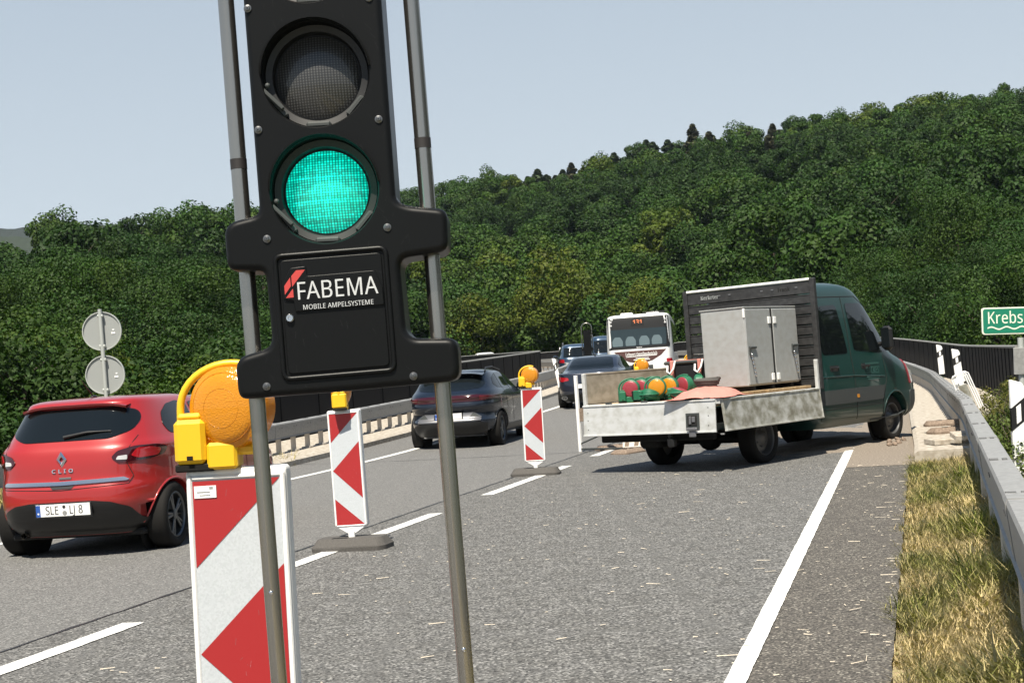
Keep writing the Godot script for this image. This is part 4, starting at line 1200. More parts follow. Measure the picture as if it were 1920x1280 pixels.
# ---------------------------------------------------------------- the portable signal
func signal_head(o: Node3D, front: bool) -> void:
	var out := [-0.207, 2.66, -0.208, 1.853, -0.216, 1.838, -0.279, 1.827, -0.299, 1.808, -0.299, 1.720, -0.286, 1.705, -0.212, 1.700, -0.204, 1.681, -0.202, 1.527, -0.213, 1.507, -0.281, 1.492, -0.297, 1.472, -0.296, 1.400, -0.284, 1.386, -0.023, 1.385, 0.241, 1.388, 0.255, 1.405, 0.256, 1.480, 0.244, 1.495, 0.148, 1.502, 0.131, 1.521, 0.129, 1.686, 0.141, 1.703, 0.238, 1.709, 0.252, 1.723, 0.256, 1.802, 0.246, 1.816, 0.160, 1.831, 0.132, 1.845, 0.138, 2.66]
	var outline := rounded(V2(out), 0.016, 3)
	var body := MB.new()
	var inner := body.slab(outline, -0.17, 0.0, 0.018, false)
	var ys := [1.2, 1.887, 2.176, 2.487, 2.8]
	var cx := -0.042
	for i in 4:
		for q in Geometry2D.intersect_polygons(inner, V2([-1, ys[i], 1, ys[i], 1, ys[i + 1], -1, ys[i + 1]])):
			var parts: Array = [q]
			for y in [1.887, 2.176, 2.487]:
				var nxt: Array = []
				for r in parts:
					for w in Geometry2D.clip_polygons(r, disc(Vector2(cx, y), 0.136, 64)): nxt.append(w)
				parts = nxt
			for r in parts: body.face(r, 0.0)
	var shell := part("housing", body, M.housing, o)
	for y in [1.887, 2.176, 2.487]:
		# round well with a bevelled mouth, clip ring and lens
		var mb := MB.new(); mb.m = Transform3D(Basis(Vector3.RIGHT, PI / 2), Vector3(cx, y, 0))
		mb.lathe([Vector2(0.136, 0.0), Vector2(0.132, -0.008), Vector2(0.127, -0.055), Vector2(0.104, -0.055)], 64)
		var well := part("lens_well", mb, M.housing, o)
		mb = MB.new(); mb.m = Transform3D(Basis(Vector3.RIGHT, PI / 2), Vector3(cx, y, 0))
		mb.lathe([Vector2(0.128, -0.030), Vector2(0.112, -0.034), Vector2(0.108, -0.055)], 64)
		part("clip_ring", mb, M.black, well)
		# hood over the upper half
		mb = MB.new()
		for i in 20:
			var a := PI * (0.02 + 0.96 * i / 20.0); var b := PI * (0.02 + 0.96 * (i + 1) / 20.0)
			var da := Vector3(cos(a), sin(a), 0); var db := Vector3(cos(b), sin(b), 0)
			var ea := 0.030 * sqrt(sin(a)) + 0.002; var eb := 0.030 * sqrt(sin(b)) + 0.002
			var c := Vector3(cx, y, -0.004)
			mb.squad(c + da * 0.139, c + db * 0.139, c + db * 0.139 + Vector3(0, 0, eb), c + da * 0.139 + Vector3(0, 0, ea), da, db, db, da)
			mb.squad(c + da * 0.134, c + db * 0.134, c + db * 0.134 + Vector3(0, 0, eb), c + da * 0.134 + Vector3(0, 0, ea), -da, -db, -db, -da)
			mb.quad(c + da * 0.134 + Vector3(0, 0, ea), c + db * 0.134 + Vector3(0, 0, eb), c + db * 0.139 + Vector3(0, 0, eb), c + da * 0.139 + Vector3(0, 0, ea), Vector3.BACK)
		part("hood", mb, M.housing, well)
		# clips holding the lens
		for a in [-2.5, -1.6, -0.75]:
			mb = MB.new()
			var c := Vector3(cx + cos(a) * 0.124, y + sin(a) * 0.124, -0.030)
			mb.box(c, Vector3(0.016, 0.062, 0.03), 0.005, Basis(Vector3.BACK, a))
			if a < -2.0:
				mb.box(c + Vector3(-0.012, 0.02, 0.02), Vector3(0.012, 0.075, 0.012), 0.004, Basis(Vector3.BACK, a + 0.1))
				mb.ball(c + Vector3(-0.022, 0.055, 0.022), Vector3(0.007, 0.007, 0.006), 8, 5)
			part("clip", mb, M.trim_grey, well)
		# the lens: a shallow dome
		mb = MB.new()
		var R := 0.104
		for i in 9:
			for k in 48:
				var q: Array = []
				var nn: Array = []
				for e in [[i, k], [i, k + 1], [i + 1, k + 1], [i + 1, k]]:
					var rr: float = R * e[0] / 9.0; var a: float = TAU * e[1] / 48.0
					q.append(Vector3(cx + cos(a) * rr, y + sin(a) * rr, -0.055 + 0.026 * (1.0 - rr * rr / (R * R))))
					nn.append(Vector3(cos(a) * rr * 5.0, sin(a) * rr * 5.0, 1.0).normalized())
				var uv := func(p: Vector3) -> Vector2: return Vector2((p.x - cx) / R * 0.5 + 0.5, 0.5 - (p.y - y) / R * 0.5)
				mb.squad(q[0], q[1], q[2], q[3], nn[0], nn[1], nn[2], nn[3], uv.call(q[0]), uv.call(q[1]), uv.call(q[2]), uv.call(q[3]))
		var lens := part("lens", mb, lens_material(y < 2.0 and front, y > 2.3), well)
		if y < 2.0 and front:
			lens.set_meta("label", "lit green signal lens")
	# cover door with raised rim, emblem plate and lock
	var rim: Array = []
	var rp := rounded(V2([-0.177, 1.427, 0.096, 1.428, 0.097, 1.731, -0.177, 1.731]), 0.018, 4)
	for p in rp: rim.append(Vector3(p.x, p.y, 0.001))
	rim.append(rim[0])
	var mb := MB.new(); mb.tube(rim, 0.0065, 8, false)
	part("door_rim", mb, M.housing, o)
	mb = MB.new(); mb.slab(rounded(V2([-0.166, 1.438, 0.085, 1.439, 0.086, 1.720, -0.166, 1.720]), 0.012, 3), -0.002, 0.0045, 0.003)
	var door := part("door", mb, M.housing, o)
	if front:
		mb = MB.new(); mb.slab(rounded(V2([-0.141, 1.699, -0.102, 1.701, -0.100, 1.676, 0.066, 1.677, 0.083, 1.637, 0.084, 1.590, -0.136, 1.590, -0.138, 1.618, -0.162, 1.622, -0.162, 1.662]), 0.004, 2), 0.004, 0.0095, 0.0025)
		var emblem := part("emblem_plate", mb, M.housing, door)
		emblem.set_meta("label", "raised black plate with red mark and pale lettering")
		mb = MB.new()
		mb.face(V2([-0.158, 1.634, -0.158, 1.656, -0.142, 1.676, -0.142, 1.654]), 0.0103)
		mb.face(V2([-0.139, 1.679, -0.126, 1.692, -0.104, 1.692, -0.139, 1.652]), 0.0103)
		mb.face(V2([-0.156, 1.626, -0.137, 1.648, -0.137, 1.626]), 0.0103)
		for f in [text("FABEMA", "lettering", door, Vector3(-0.030, 1.640, 0.0095), 0.043, M.letter, Vector3(), "Droid Sans", 0.91, 400, 0.0016), text("MOBILE AMPELSYSTEME", "lettering", door, Vector3(-0.029, 1.5995, 0.0095), 0.0118, M.letter, Vector3(), "Droid Sans", 0.98, 400, 0.0012)]: f.set_meta("label", "pale lettering on the emblem plate")
		part("red_mark", mb, M.mark_red, door)
	mb = MB.new(); mb.m = Transform3D(Basis(Vector3.RIGHT, PI / 2), Vector3(-0.151, 1.576, 0.004))
	mb.lathe([Vector2(0.0105, 0.0), Vector2(0.0105, 0.006), Vector2(0.008, 0.009), Vector2(0.004, 0.009), Vector2(0.003, 0.006), Vector2(0.0, 0.006)], 20)
	part("lock", mb, M.chrome, door)
	for p in [[-0.196, 2.350], [-0.193, 2.047], [-0.193, 1.776], [0.106, 2.049], [0.106, 1.780], [-0.222, 1.413], [0.141, 1.409], [0.106, 2.352], [-0.19, 2.63], [0.11, 2.63]]:
		mb = MB.new(); mb.m = Transform3D(Basis(Vector3.RIGHT, PI / 2), Vector3(p[0], p[1], 0.0))
		mb.lathe([Vector2(0.0105, -0.001), Vector2(0.0095, 0.003), Vector2(0.006, 0.004)], 18)
		mb.lathe([Vector2(0.006, 0.002), Vector2(0.005, 0.006), Vector2(0.0025, 0.0065), Vector2(0.002, 0.003), Vector2(0.0, 0.003)], 14)
		part("screw", mb, M.screw, o)
	# two steel poles joined by a hoop on top
	for x in [-0.262, 0.206]:
		mb = MB.new(); mb.tube([Vector3(x, 0.06, -0.075), Vector3(x, 2.78, -0.075)], 0.0205, 20)
		var pole := part("pole", mb, M.steel, o)
		for y in [1.978 if x < 0 else 1.993]:
			mb = MB.new(); mb.tube([Vector3(x, y - 0.013, -0.075), Vector3(x, y + 0.013, -0.075)], 0.0212, 20)
			part("tape_band", mb, M.band, pole)
		mb = MB.new(); mb.ball(Vector3(x + 0.001, 0.90 if x < 0 else 0.72, -0.054), Vector3(0.006, 0.006, 0.004), 8, 5)
		part("rivet", mb, M.chrome, pole)
	mb = MB.new()
	var hoop: Array = []
	for i in 17:
		var a := PI - PI * i / 16.0
		hoop.append(Vector3(-0.028 + cos(a) * 0.234, 2.78 + sin(a) * 0.20, -0.075))
	mb.tube(hoop, 0.0205, 16, false)
	part("hoop", mb, M.steel, o)
	# foot: cross tubes in a heavy block
	mb = MB.new(); mb.box(Vector3(-0.028, 0.07, -0.075), Vector3(0.9, 0.05, 0.06), 0.006); mb.box(Vector3(-0.262, 0.045, -0.075), Vector3(0.06, 0.05, 0.8), 0.006); mb.box(Vector3(0.206, 0.045, -0.075), Vector3(0.06, 0.05, 0.8), 0.006)
	part("foot_frame", mb, M.steel, o)

func lens_material(lit: bool, red: bool) -> StandardMaterial3D:
	var key := "lens_lit" if lit else "lens_red_off" if red else "lens_off"
	if M.has(key): return M[key]
	var sz := 512
	var img := Image.create(sz, sz, false, Image.FORMAT_RGB8)
	rng.seed = 40
	for j in sz:
		for i in sz:
			var u := fposmod(i, 18.0) / 18.0; var row := int(j / 16.0); var v := fposmod(j, 16.0) / 16.0
			var dot := exp(-(pow((u - 0.5) * 2.6, 2) + pow((v - 0.5) * 2.1, 2)))
			if lit:
				var band := 0.5 + 0.5 * sin(row * 1.7) * sin(row * 0.37 + 1.0)
				var jit := 0.72 + 0.28 * absf(sin(int(i / 18.0) * 12.9 + row * 78.2) * 43.7 - floorf(sin(int(i / 18.0) * 12.9 + row * 78.2) * 43.7))
				var rad := Vector2(i - 256.0, j - 250.0).length() / 256.0
				var k := clampf(0.30 + 0.85 * dot, 0.0, 1.0) * (0.74 + 0.26 * band) * jit * (1.12 - 0.42 * rad)
				img.set_pixel(i, j, Color(0.0, 0.97 * k, 0.84 * k))
			else:
				var k := 0.11 + 0.22 * dot
				img.set_pixel(i, j, Color(k * (1.5 if red else 1.0), k * (0.4 if red else 1.0), k * (0.4 if red else 1.0)))
	var s := mat(L(0.02, 0.03, 0.03), 0.18, 0.0, 0.4)
	var t := ImageTexture.create_from_image(img)
	if lit:
		s.emission_enabled = true; s.emission = Color(1, 1, 1); s.emission_texture = t; s.emission_energy_multiplier = 1.9
		s.emission_operator = BaseMaterial3D.EMISSION_OP_MULTIPLY
		s.albedo_color = L(0.01, 0.12, 0.08)
	else:
		s.albedo_color = Color(1, 1, 1); s.albedo_texture = t
		s.roughness = 0.3
	var bump := Image.create(sz, sz, false, Image.FORMAT_L8)
	for j in sz:
		for i in sz:
			var u := fposmod(i, 18.0) / 18.0; var v := fposmod(j, 16.0) / 16.0
			bump.set_pixel(i, j, Color.from_hsv(0, 0, exp(-(pow((u - 0.5) * 2.6, 2) + pow((v - 0.5) * 2.1, 2)))))
	bump.convert(Image.FORMAT_RGBA8); bump.bump_map_to_normal_map(2.0)
	s.normal_enabled = true; s.normal_texture = ImageTexture.create_from_image(bump); s.normal_scale = 0.6
	M[key] = s
	return s

func signals_and_boards() -> void:
	var o := thing("portable_signal", Vector3(-0.372, 0, -3.55), 0.0, "black portable traffic signal on two steel poles, showing green", "traffic light")
	o.rotation.z = deg_to_rad(0.7)
	signal_head(o, true)
	var g := OmniLight3D.new(); g.name = "signal_glow"; g.position = Vector3(-0.40, 1.88, -3.50); g.light_color = Color(0.05, 1.0, 0.75); g.light_energy = 0.003; g.light_size = 0.1; g.shadow_enabled = true
	add_child(g)
	# the same signal for the other direction, seen from behind
	o = thing("portable_signal", Vector3(2.95, 0.62, -57.0), 0.15, "black portable traffic signal seen from behind, between saloon and bus", "traffic light")
	o.rotation.y = PI - 0.1; o.scale = Vector3.ONE * 0.86
	signal_head(o, false)
	beacon(Vector3(-0.815, 0, -4.05), 0.0, -deg_to_rad(0.7), "warning board with yellow lamp right behind the portable signal", 0.0, true)
	beacon(Vector3(-1.475, 0, -12.3), -0.16, 0.01, "warning board on the lane line between the portable signal's poles, lamp hidden above", -0.1, false, 1.75)
	beacon(Vector3(0.20, 0, -19.5), 0.05, -0.012, "warning board with lit-up amber lens next to the grey sports utility car", -0.2)
	beacon(PT(26.4, -4.6), 0.0, 0.0, "warning board standing behind the lorry's tailgate, before the bus's lower left corner", 0.0)
	beacon(PT(33.6, -4.7), 0.0, 0.0, "warning board before the bus's tail lamp, behind the dark crate", 0.0)

# ---------------------------------------------------------------- vehicles
func wheel(o: Node3D, x: float, z: float, r: float, w: float, rim: Material, spokes := 5, steel := false) -> void:
	var sg := signf(x)
	var host := MB.new()
	host.m = Transform3D(Basis(Vector3.BACK, -sg * PI / 2), Vector3(x - sg * w * 0.5, r, z))
	host.lathe([Vector2(r * 0.66, -w * 0.5), Vector2(r * 0.93, -w * 0.5), Vector2(r * 0.99, -w * 0.38), Vector2(r, -w * 0.2), Vector2(r, w * 0.2), Vector2(r * 0.99, w * 0.38), Vector2(r * 0.93, w * 0.5), Vector2(r * 0.80, w * 0.53), Vector2(r * 0.68, w * 0.46), Vector2(r * 0.64, w * 0.30)], 40, true)
	var t := part("wheel", host, M.rubber, o)
	var d := MB.new(); d.m = host.m
	d.lathe([Vector2(r * 0.69, w * 0.45), Vector2(r * 0.66, w * 0.47), Vector2(r * 0.63, w * 0.40), Vector2(r * 0.60, w * 0.05)], 36)
	if steel:
		d.lathe([Vector2(r * 0.60, w * 0.05), Vector2(r * 0.45, w * 0.22), Vector2(r * 0.30, w * 0.12), Vector2(r * 0.24, w * 0.30), Vector2(0.0, w * 0.32)], 36, true)
		for i in 6: d.ball(Vector3(cos(i * TAU / 6) * r * 0.34, w * 0.18, sin(i * TAU / 6) * r * 0.34), Vector3(0.014, 0.02, 0.014), 6, 4)
	else:
		d.lathe([Vector2(r * 0.16, w * 0.1), Vector2(r * 0.16, w * 0.40), Vector2(r * 0.10, w * 0.43), Vector2(0.0, w * 0.43)], 20)
		for i in spokes:
			var a := TAU * i / spokes + 0.3
			for k in [-0.13, 0.13]:
				var b: float = a + k
				d.box(Vector3(cos(b) * r * 0.38, w * 0.34, sin(b) * r * 0.38), Vector3(r * 0.54, w * 0.10, r * 0.085), 0.006, Basis(Vector3.UP, -b))
	part("rim", d, rim, t)
	var back := MB.new(); back.m = host.m
	back.lathe([Vector2(r * 0.62, w * 0.02), Vector2(0.0, w * 0.02)], 24)
	part("brake_disc", back, M.rim_dark, t)

func on(h: Hull, side: String, poly: Array, called: String, m: Material, parent: Node, off := 0.004, round_r := 0.0, cell := 0.05) -> MeshInstance3D:
	var f: Callable = {"rear": h.rear, "front": h.front, "right": h.right, "left": h.left}[side]
	var out: Vector3 = {"rear": Vector3.BACK, "front": Vector3.FORWARD, "right": Vector3.RIGHT, "left": Vector3.LEFT}[side]
	var p := V2(poly)
	if round_r > 0.0: p = rounded(p, round_r, 3)
	var mb := MB.new(); mb.patch(p, f, out, off, cell)
	return part(called, mb, m, parent)
func both(h: Hull, poly: Array, called: String, m: Material, parent: Node, off := 0.004, round_r := 0.0) -> void:
	for s in ["right", "left"]: on(h, s, poly, called, m, parent, off, round_r)
func rear_pair(h: Hull, poly: Array, called: String, m: Material, parent: Node, off := 0.004, round_r := 0.0) -> void:
	on(h, "rear", poly, called, m, parent, off, round_r, 0.035); on(h, "rear", mirrored(poly), called, m, parent, off, round_r, 0.035)
func line_on(h: Hull, side: String, pts: Array, w: float, parent: Node, called := "shut_line", m: Material = null, off := 0.0025) -> void:
	# a thin strip along a run of points on the body
	var f: Callable = {"rear": h.rear, "right": h.right, "left": h.left, "front": h.front}[side]
	var q: Array = []
	for i in range(0, pts.size() - 2, 2):
		var a := Vector2(pts[i], pts[i + 1]); var b := Vector2(pts[i + 2], pts[i + 3])
		var k := maxi(1, int(a.distance_to(b) / 0.05))
		for j in k: q.append(a.lerp(b, float(j) / k))
	q.append(Vector2(pts[pts.size() - 2], pts[pts.size() - 1]))
	var p3: Array = []
	for p in q: p3.append(f.call(p))
	var mb := MB.new(); mb.tube(p3, w, 5, true)
	part(called, mb, m if m else M.void, parent)
func mirror_ears(o: Node3D, h: Hull, z: float, y: float, m: Material, s := 1.0) -> void:
	for sg in [1.0, -1.0]:
		var p: Vector3 = h.flank(Vector2(z, y), sg)
		var mb := MB.new()
		mb.ball(p + Vector3(sg * 0.13 * s, 0.03, 0.02), Vector3(0.11, 0.075, 0.06) * s, 14, 8)
		mb.tube([p + Vector3(-sg * 0.02, -0.02, 0), p + Vector3(sg * 0.10 * s, 0.0, 0.01)], 0.022, 6)
		var e := part("door_mirror", mb, m, o)
		mb = MB.new(); mb.box(p + Vector3(sg * 0.13 * s, 0.03, 0.077 * s), Vector3(0.15, 0.10, 0.006) * s, 0.002)
		part("mirror_glass", mb, M.glass, e)

func hull_mesh(h: Hull, wheels: Array, wr: float, o: Node3D, m: Material, ns := 84, step := 0.03) -> MeshInstance3D:
	var mb := MB.new(); h.build(mb, wheels, wr, step, ns)
	var b := part("body", mb, m, o)
	for w in wheels:
		for sg in [1.0, -1.0]:
			var lip := MB.new()
			var arc: Array = []
			for i in 25:
				var a := PI * i / 24.0 * 1.06 - 0.06
				var p := Vector2(w + cos(a) * wr * 1.13, wr * 0.98 + sin(a) * wr * 1.13)
				if p.y < h.ky[0] + 0.01: continue
				arc.append(h.flank(p, sg) - Vector3(sg * 0.004, 0, 0))
			lip.tube(arc, 0.012, 6)
			part("arch_lip", lip, m if m != M.grey_paint else M.trim, o)
			var well := MB.new()
			well.m = Transform3D(Basis(Vector3.BACK, -sg * PI / 2), Vector3(sg * (h.at(0.5).x - 0.28), wr * 0.98, w))
			well.lathe([Vector2(0.0, 0.0), Vector2(wr * 1.14, 0.0)], 32)
			part("wheel_well", well, M.void, o)
	return b

func plate(o: Node3D, at: Vector3, words: String, w := 0.52, tilt := 0.0, gap := 0.0) -> void:
	var mb := MB.new(); mb.box(Vector3.ZERO, Vector3(w + 0.03, 0.135, 0.012), 0.004)
	var f := part("number_plate", mb, M.trim, o); f.position = at; f.rotation.x = tilt
	mb = MB.new(); mb.box(Vector3(0, 0.004, 0.008), Vector3(w, 0.11, 0.006), 0.002)
	part("plate_face", mb, M.plate, f)
	mb = MB.new(); mb.box(Vector3(-w * 0.5 + 0.022, 0.004, 0.0115), Vector3(0.042, 0.106, 0.002))
	part("blue_strip", mb, M.plate_blue, f)
	mb = MB.new(); mb.face(disc(Vector2(-w * 0.5 + 0.022, -0.02), 0.009, 10), 0.0128)
	part("country_mark", mb, M.plate, f)
	if words:
		var two := words.split("|")
		text(two[0], "characters", f, Vector3(-0.105 if two.size() > 1 else 0.03, 0.004, 0.0115), 0.075, M.ink, Vector3(), "Droid Sans", 0.82, 500, 0.001)
		if two.size() > 1:
			text(two[1], "characters", f, Vector3(0.125, 0.004, 0.0115), 0.075, M.ink, Vector3(), "Droid Sans", 0.82, 500, 0.001)
			mb = MB.new(); mb.face(disc(Vector2(0.015, -0.022), 0.021, 16), 0.0125)
			part("round_seal", mb, M.rail, f)
			mb = MB.new(); mb.face(disc(Vector2(0.012, 0.034), 0.015, 12), 0.0125)
			part("round_seal", mb, M.ink, f)

func red_hatchback() -> void:
	var c := Vector3(-4.16, 0, -13.0)
	var o := thing("red_hatchback", c, deg_to_rad(-9.0), "bright red five-door hatchback seen from behind in the open lane", "car")
	var h := Hull.new([[0.20, 0.76, -0.20, -3.85], [0.30, 0.83, -0.09, -4.0], [0.42, 0.862, -0.03, -4.06], [0.52, 0.868, 0.0, -4.06], [0.62, 0.870, -0.005, -4.05], [0.68, 0.868, -0.03, -4.02], [0.74, 0.866, -0.045, -3.96], [0.84, 0.862, -0.055, -3.82], [0.93, 0.858, -0.075, -3.5], [0.99, 0.845, -0.10, -3.05], [1.05, 0.80, -0.15, -2.9], [1.18, 0.735, -0.25, -2.68], [1.30, 0.675, -0.34, -2.44], [1.37, 0.635, -0.385, -2.2], [1.405, 0.605, -0.40, -2.0], [1.435, 0.54, -0.50, -1.75], [1.452, 0.38, -0.72, -1.5], [1.458, 0.02, -1.05, -1.12]], 4.6, 3.6, 4.0)
	hull_mesh(h, [-0.66, -3.25], 0.31, o, M.red_paint, 110, 0.022)
	for x in [0.825, -0.825]:
		for z in [-0.66, -3.25]: wheel(o, x, z, 0.31, 0.20, M.rim, 5)
	# rear glass, its dark surround and the wiper
	on(h, "rear", [-0.585, 1.13, -0.61, 1.23, -0.565, 1.315, -0.40, 1.352, 0.40, 1.352, 0.565, 1.315, 0.61, 1.23, 0.585, 1.13, 0.42, 1.065, -0.42, 1.065], "rear_window", M.glass, o, 0.005, 0.05, 0.035)
	var w := MB.new()
	w.tube([h.rear(Vector2(-0.02, 1.10)) + Vector3(0, 0, 0.02), h.rear(Vector2(0.20, 1.135)) + Vector3(0, 0.0, 0.03), h.rear(Vector2(0.42, 1.135)) + Vector3(0, 0, 0.02)], [0.02, 0.013, 0.006], 6)
	part("rear_wiper", w, M.trim, o)
	# roof spoiler
	var sp := MB.new()
	for i in 20:
		var q: Array = []
		for x in [-0.51 + i * 0.051, -0.459 + i * 0.051]:
			var drop: float = 0.045 * pow(absf(x) / 0.54, 4.0)
			q.append([Vector3(x, 1.425 - drop * 0.9, -0.66), Vector3(x, 1.392 - drop, -0.325 - drop * 1.2), Vector3(x, 1.372 - drop, -0.335 - drop * 1.2), Vector3(x, 1.36 - drop, -0.42)])
		for k in 3: sp.quad(q[0][k], q[1][k], q[1][k + 1], q[0][k + 1], [Vector3.UP, Vector3.BACK, Vector3.DOWN][k])
	part("roof_spoiler", sp, M.red_paint, o)
	var an := MB.new(); an.tube([Vector3(0, 1.455, -0.80), Vector3(-0.03, 1.62, -0.62)], [0.008, 0.003], 6); an.ball(Vector3(0, 1.455, -0.80), Vector3(0.03, 0.02, 0.05), 10, 6)
	part("aerial", an, M.trim, o)
	# tail lamps wrap round the corners
	rear_pair(h, [0.46, 0.895, 0.51, 0.95, 0.64, 0.985, 0.76, 0.985, 0.80, 0.96, 0.785, 0.89, 0.72, 0.855, 0.52, 0.845], "tail_lamp", M.tail_dark, o, 0.010, 0.02)
	rear_pair(h, [0.61, 0.90, 0.65, 0.965, 0.73, 0.968, 0.775, 0.945, 0.76, 0.885, 0.66, 0.875], "brake_lens", M.tail_red, o, 0.014, 0.015)
	rear_pair(h, [0.50, 0.872, 0.515, 0.903, 0.585, 0.910, 0.585, 0.868], "reversing_lens", M.lamp_clear, o, 0.014, 0.01)
	# chrome strip on the hatch, handle recess, shut lines
	on(h, "rear", [-0.60, 0.692, -0.58, 0.682, 0.0, 0.668, 0.58, 0.682, 0.60, 0.692, 0.56, 0.716, 0.0, 0.705, -0.56, 0.716], "chrome_strip", M.chrome, o, 0.014, 0.0, 0.05)
	on(h, "rear", [-0.11, 0.668, -0.08, 0.640, 0.10, 0.640, 0.13, 0.668], "handle_recess", M.trim, o, 0.004, 0.006)
	line_on(h, "rear", [-0.63, 1.08, -0.60, 0.98, -0.585, 0.84, -0.63, 0.72, -0.60, 0.655, 0.0, 0.63, 0.60, 0.655, 0.63, 0.72, 0.585, 0.84, 0.60, 0.98, 0.63, 1.08], 0.004, o)
	# diamond emblem and name
	var em := MB.new()
	em.m = Transform3D(Basis(), Vector3(0.0, 0.905, h.rear(Vector2(0, 0.905)).z + 0.012))
	for k in 4:
		var a0 := [Vector2(0, 0.075), Vector2(0.052, 0), Vector2(0, -0.075), Vector2(-0.052, 0)]
		var a: Vector2 = a0[k]; var b: Vector2 = a0[(k + 1) % 4]
		em.quad(Vector3(a.x, a.y, 0), Vector3(b.x, b.y, 0), Vector3(b.x * 0.62, b.y * 0.62, 0.016), Vector3(a.x * 0.62, a.y * 0.62, 0.016), Vector3(a.x + b.x, a.y + b.y, 0.05))
		em.quad(Vector3(a.x * 0.62, a.y * 0.62, 0.016), Vector3(b.x * 0.62, b.y * 0.62, 0.016), Vector3(b.x * 0.33, b.y * 0.33, 0.004), Vector3(a.x * 0.33, a.y * 0.33, 0.004), Vector3(-a.x - b.x, -a.y - b.y, 0.05))
	part("emblem", em, M.chrome, o)
	text("C L I O", "name_letters", o, Vector3(0.01, 0.802, h.rear(Vector2(0, 0.80)).z + 0.005), 0.034, M.chrome, Vector3(-0.1, 0, 0), "Droid Sans", 1.45, 600, 0.008)
	var tg := MB.new(); tg.box(Vector3(0.035, 0.735, h.rear(Vector2(0, 0.735)).z + 0.006), Vector3(0.115, 0.02, 0.006), 0.002)
	part("small_badge", tg, M.silver, o)
	# dark lower bumper, plate, fog reflectors, exhaust
	on(h, "rear", [-0.66, 0.335, -0.60, 0.445, -0.46, 0.505, -0.30, 0.525, 0.30, 0.525, 0.46, 0.505, 0.60, 0.445, 0.66, 0.335, 0.80, 0.31, 0.80, 0.205, -0.80, 0.205, -0.80, 0.31], "lower_bumper", M.trim, o, 0.008, 0.02)
	for y in [0.36, 0.395, 0.43]:
		line_on(h, "rear", [-0.60 + (y - 0.36) * 0.6, y, -0.33, y + 0.01], 0.009, o, "bumper_rib", M.trim, 0.01)
		line_on(h, "rear", [0.60 - (y - 0.36) * 0.6, y, 0.33, y + 0.01], 0.009, o, "bumper_rib", M.trim, 0.01)
	plate(o, Vector3(0.02, 0.452, h.rear(Vector2(0, 0.452)).z + 0.018), "SLE|LJ 8", 0.52, 0.05)
	var ex := MB.new(); ex.tube([Vector3(-0.45, 0.235, -0.35), Vector3(-0.45, 0.225, -0.13)], 0.03, 12, false)
	part("exhaust", ex, M.steel, o)
	# side glass, pillars, doors
	both(h, [-0.95, 1.345, -0.78, 1.27, -0.70, 1.16, -0.74, 1.08, -1.02, 1.035, -1.36, 1.03, -1.42, 1.35, -1.2, 1.37], "rear_side_window", M.glass, o, 0.005, 0.03)
	both(h, [-1.49, 1.35, -1.43, 1.03, -2.50, 1.02, -2.62, 1.05, -2.20, 1.30, -1.95, 1.36], "front_side_window", M.glass, o, 0.005, 0.03)
	for s in ["right", "left"]:
		line_on(h, s, [-1.40, 1.02, -1.40, 0.35], 0.004, o)
		line_on(h, s, [-2.55, 1.0, -2.50, 0.35], 0.004, o)
		line_on(h, s, [-0.98, 1.03, -1.02, 0.75, -1.10, 0.55], 0.004, o)
		on(h, s, [-0.98, 0.26, -2.92, 0.26, -2.92, 0.36, -0.98, 0.36], "sill_trim", M.trim, o, 0.006, 0.02)
		on(h, s, [-1.50, 0.93, -1.68, 0.93, -1.68, 0.965, -1.50, 0.965], "door_handle", M.red_paint, o, 0.02, 0.01)
	on(h, "front", [-0.68, 1.06, 0.68, 1.06, 0.58, 1.33, -0.58, 1.33], "windscreen", M.glass, o, 0.005, 0.05)
	rear_pair_front(h, o)
	mirror_ears(o, h, -2.45, 1.02, M.red_paint)
	var un := MB.new(); un.box(Vector3(0, 0.20, -2.0), Vector3(1.3, 0.06, 3.4), 0.02)
	part("underbody", un, M.void, o)

func rear_pair_front(h: Hull, o: Node3D) -> void:
	var y := 0.62
	for sg in [1.0, -1.0]:
		on(h, "front", [sg * 0.42, y, sg * 0.72, y + 0.02, sg * 0.74, y + 0.12, sg * 0.50, y + 0.1], "headlamp", M.lamp_clear, o, 0.006, 0.02)
	on(h, "front", [-0.36, 0.35, 0.36, 0.35, 0.4, 0.62, -0.4, 0.62], "grille", M.trim, o, 0.006, 0.03)

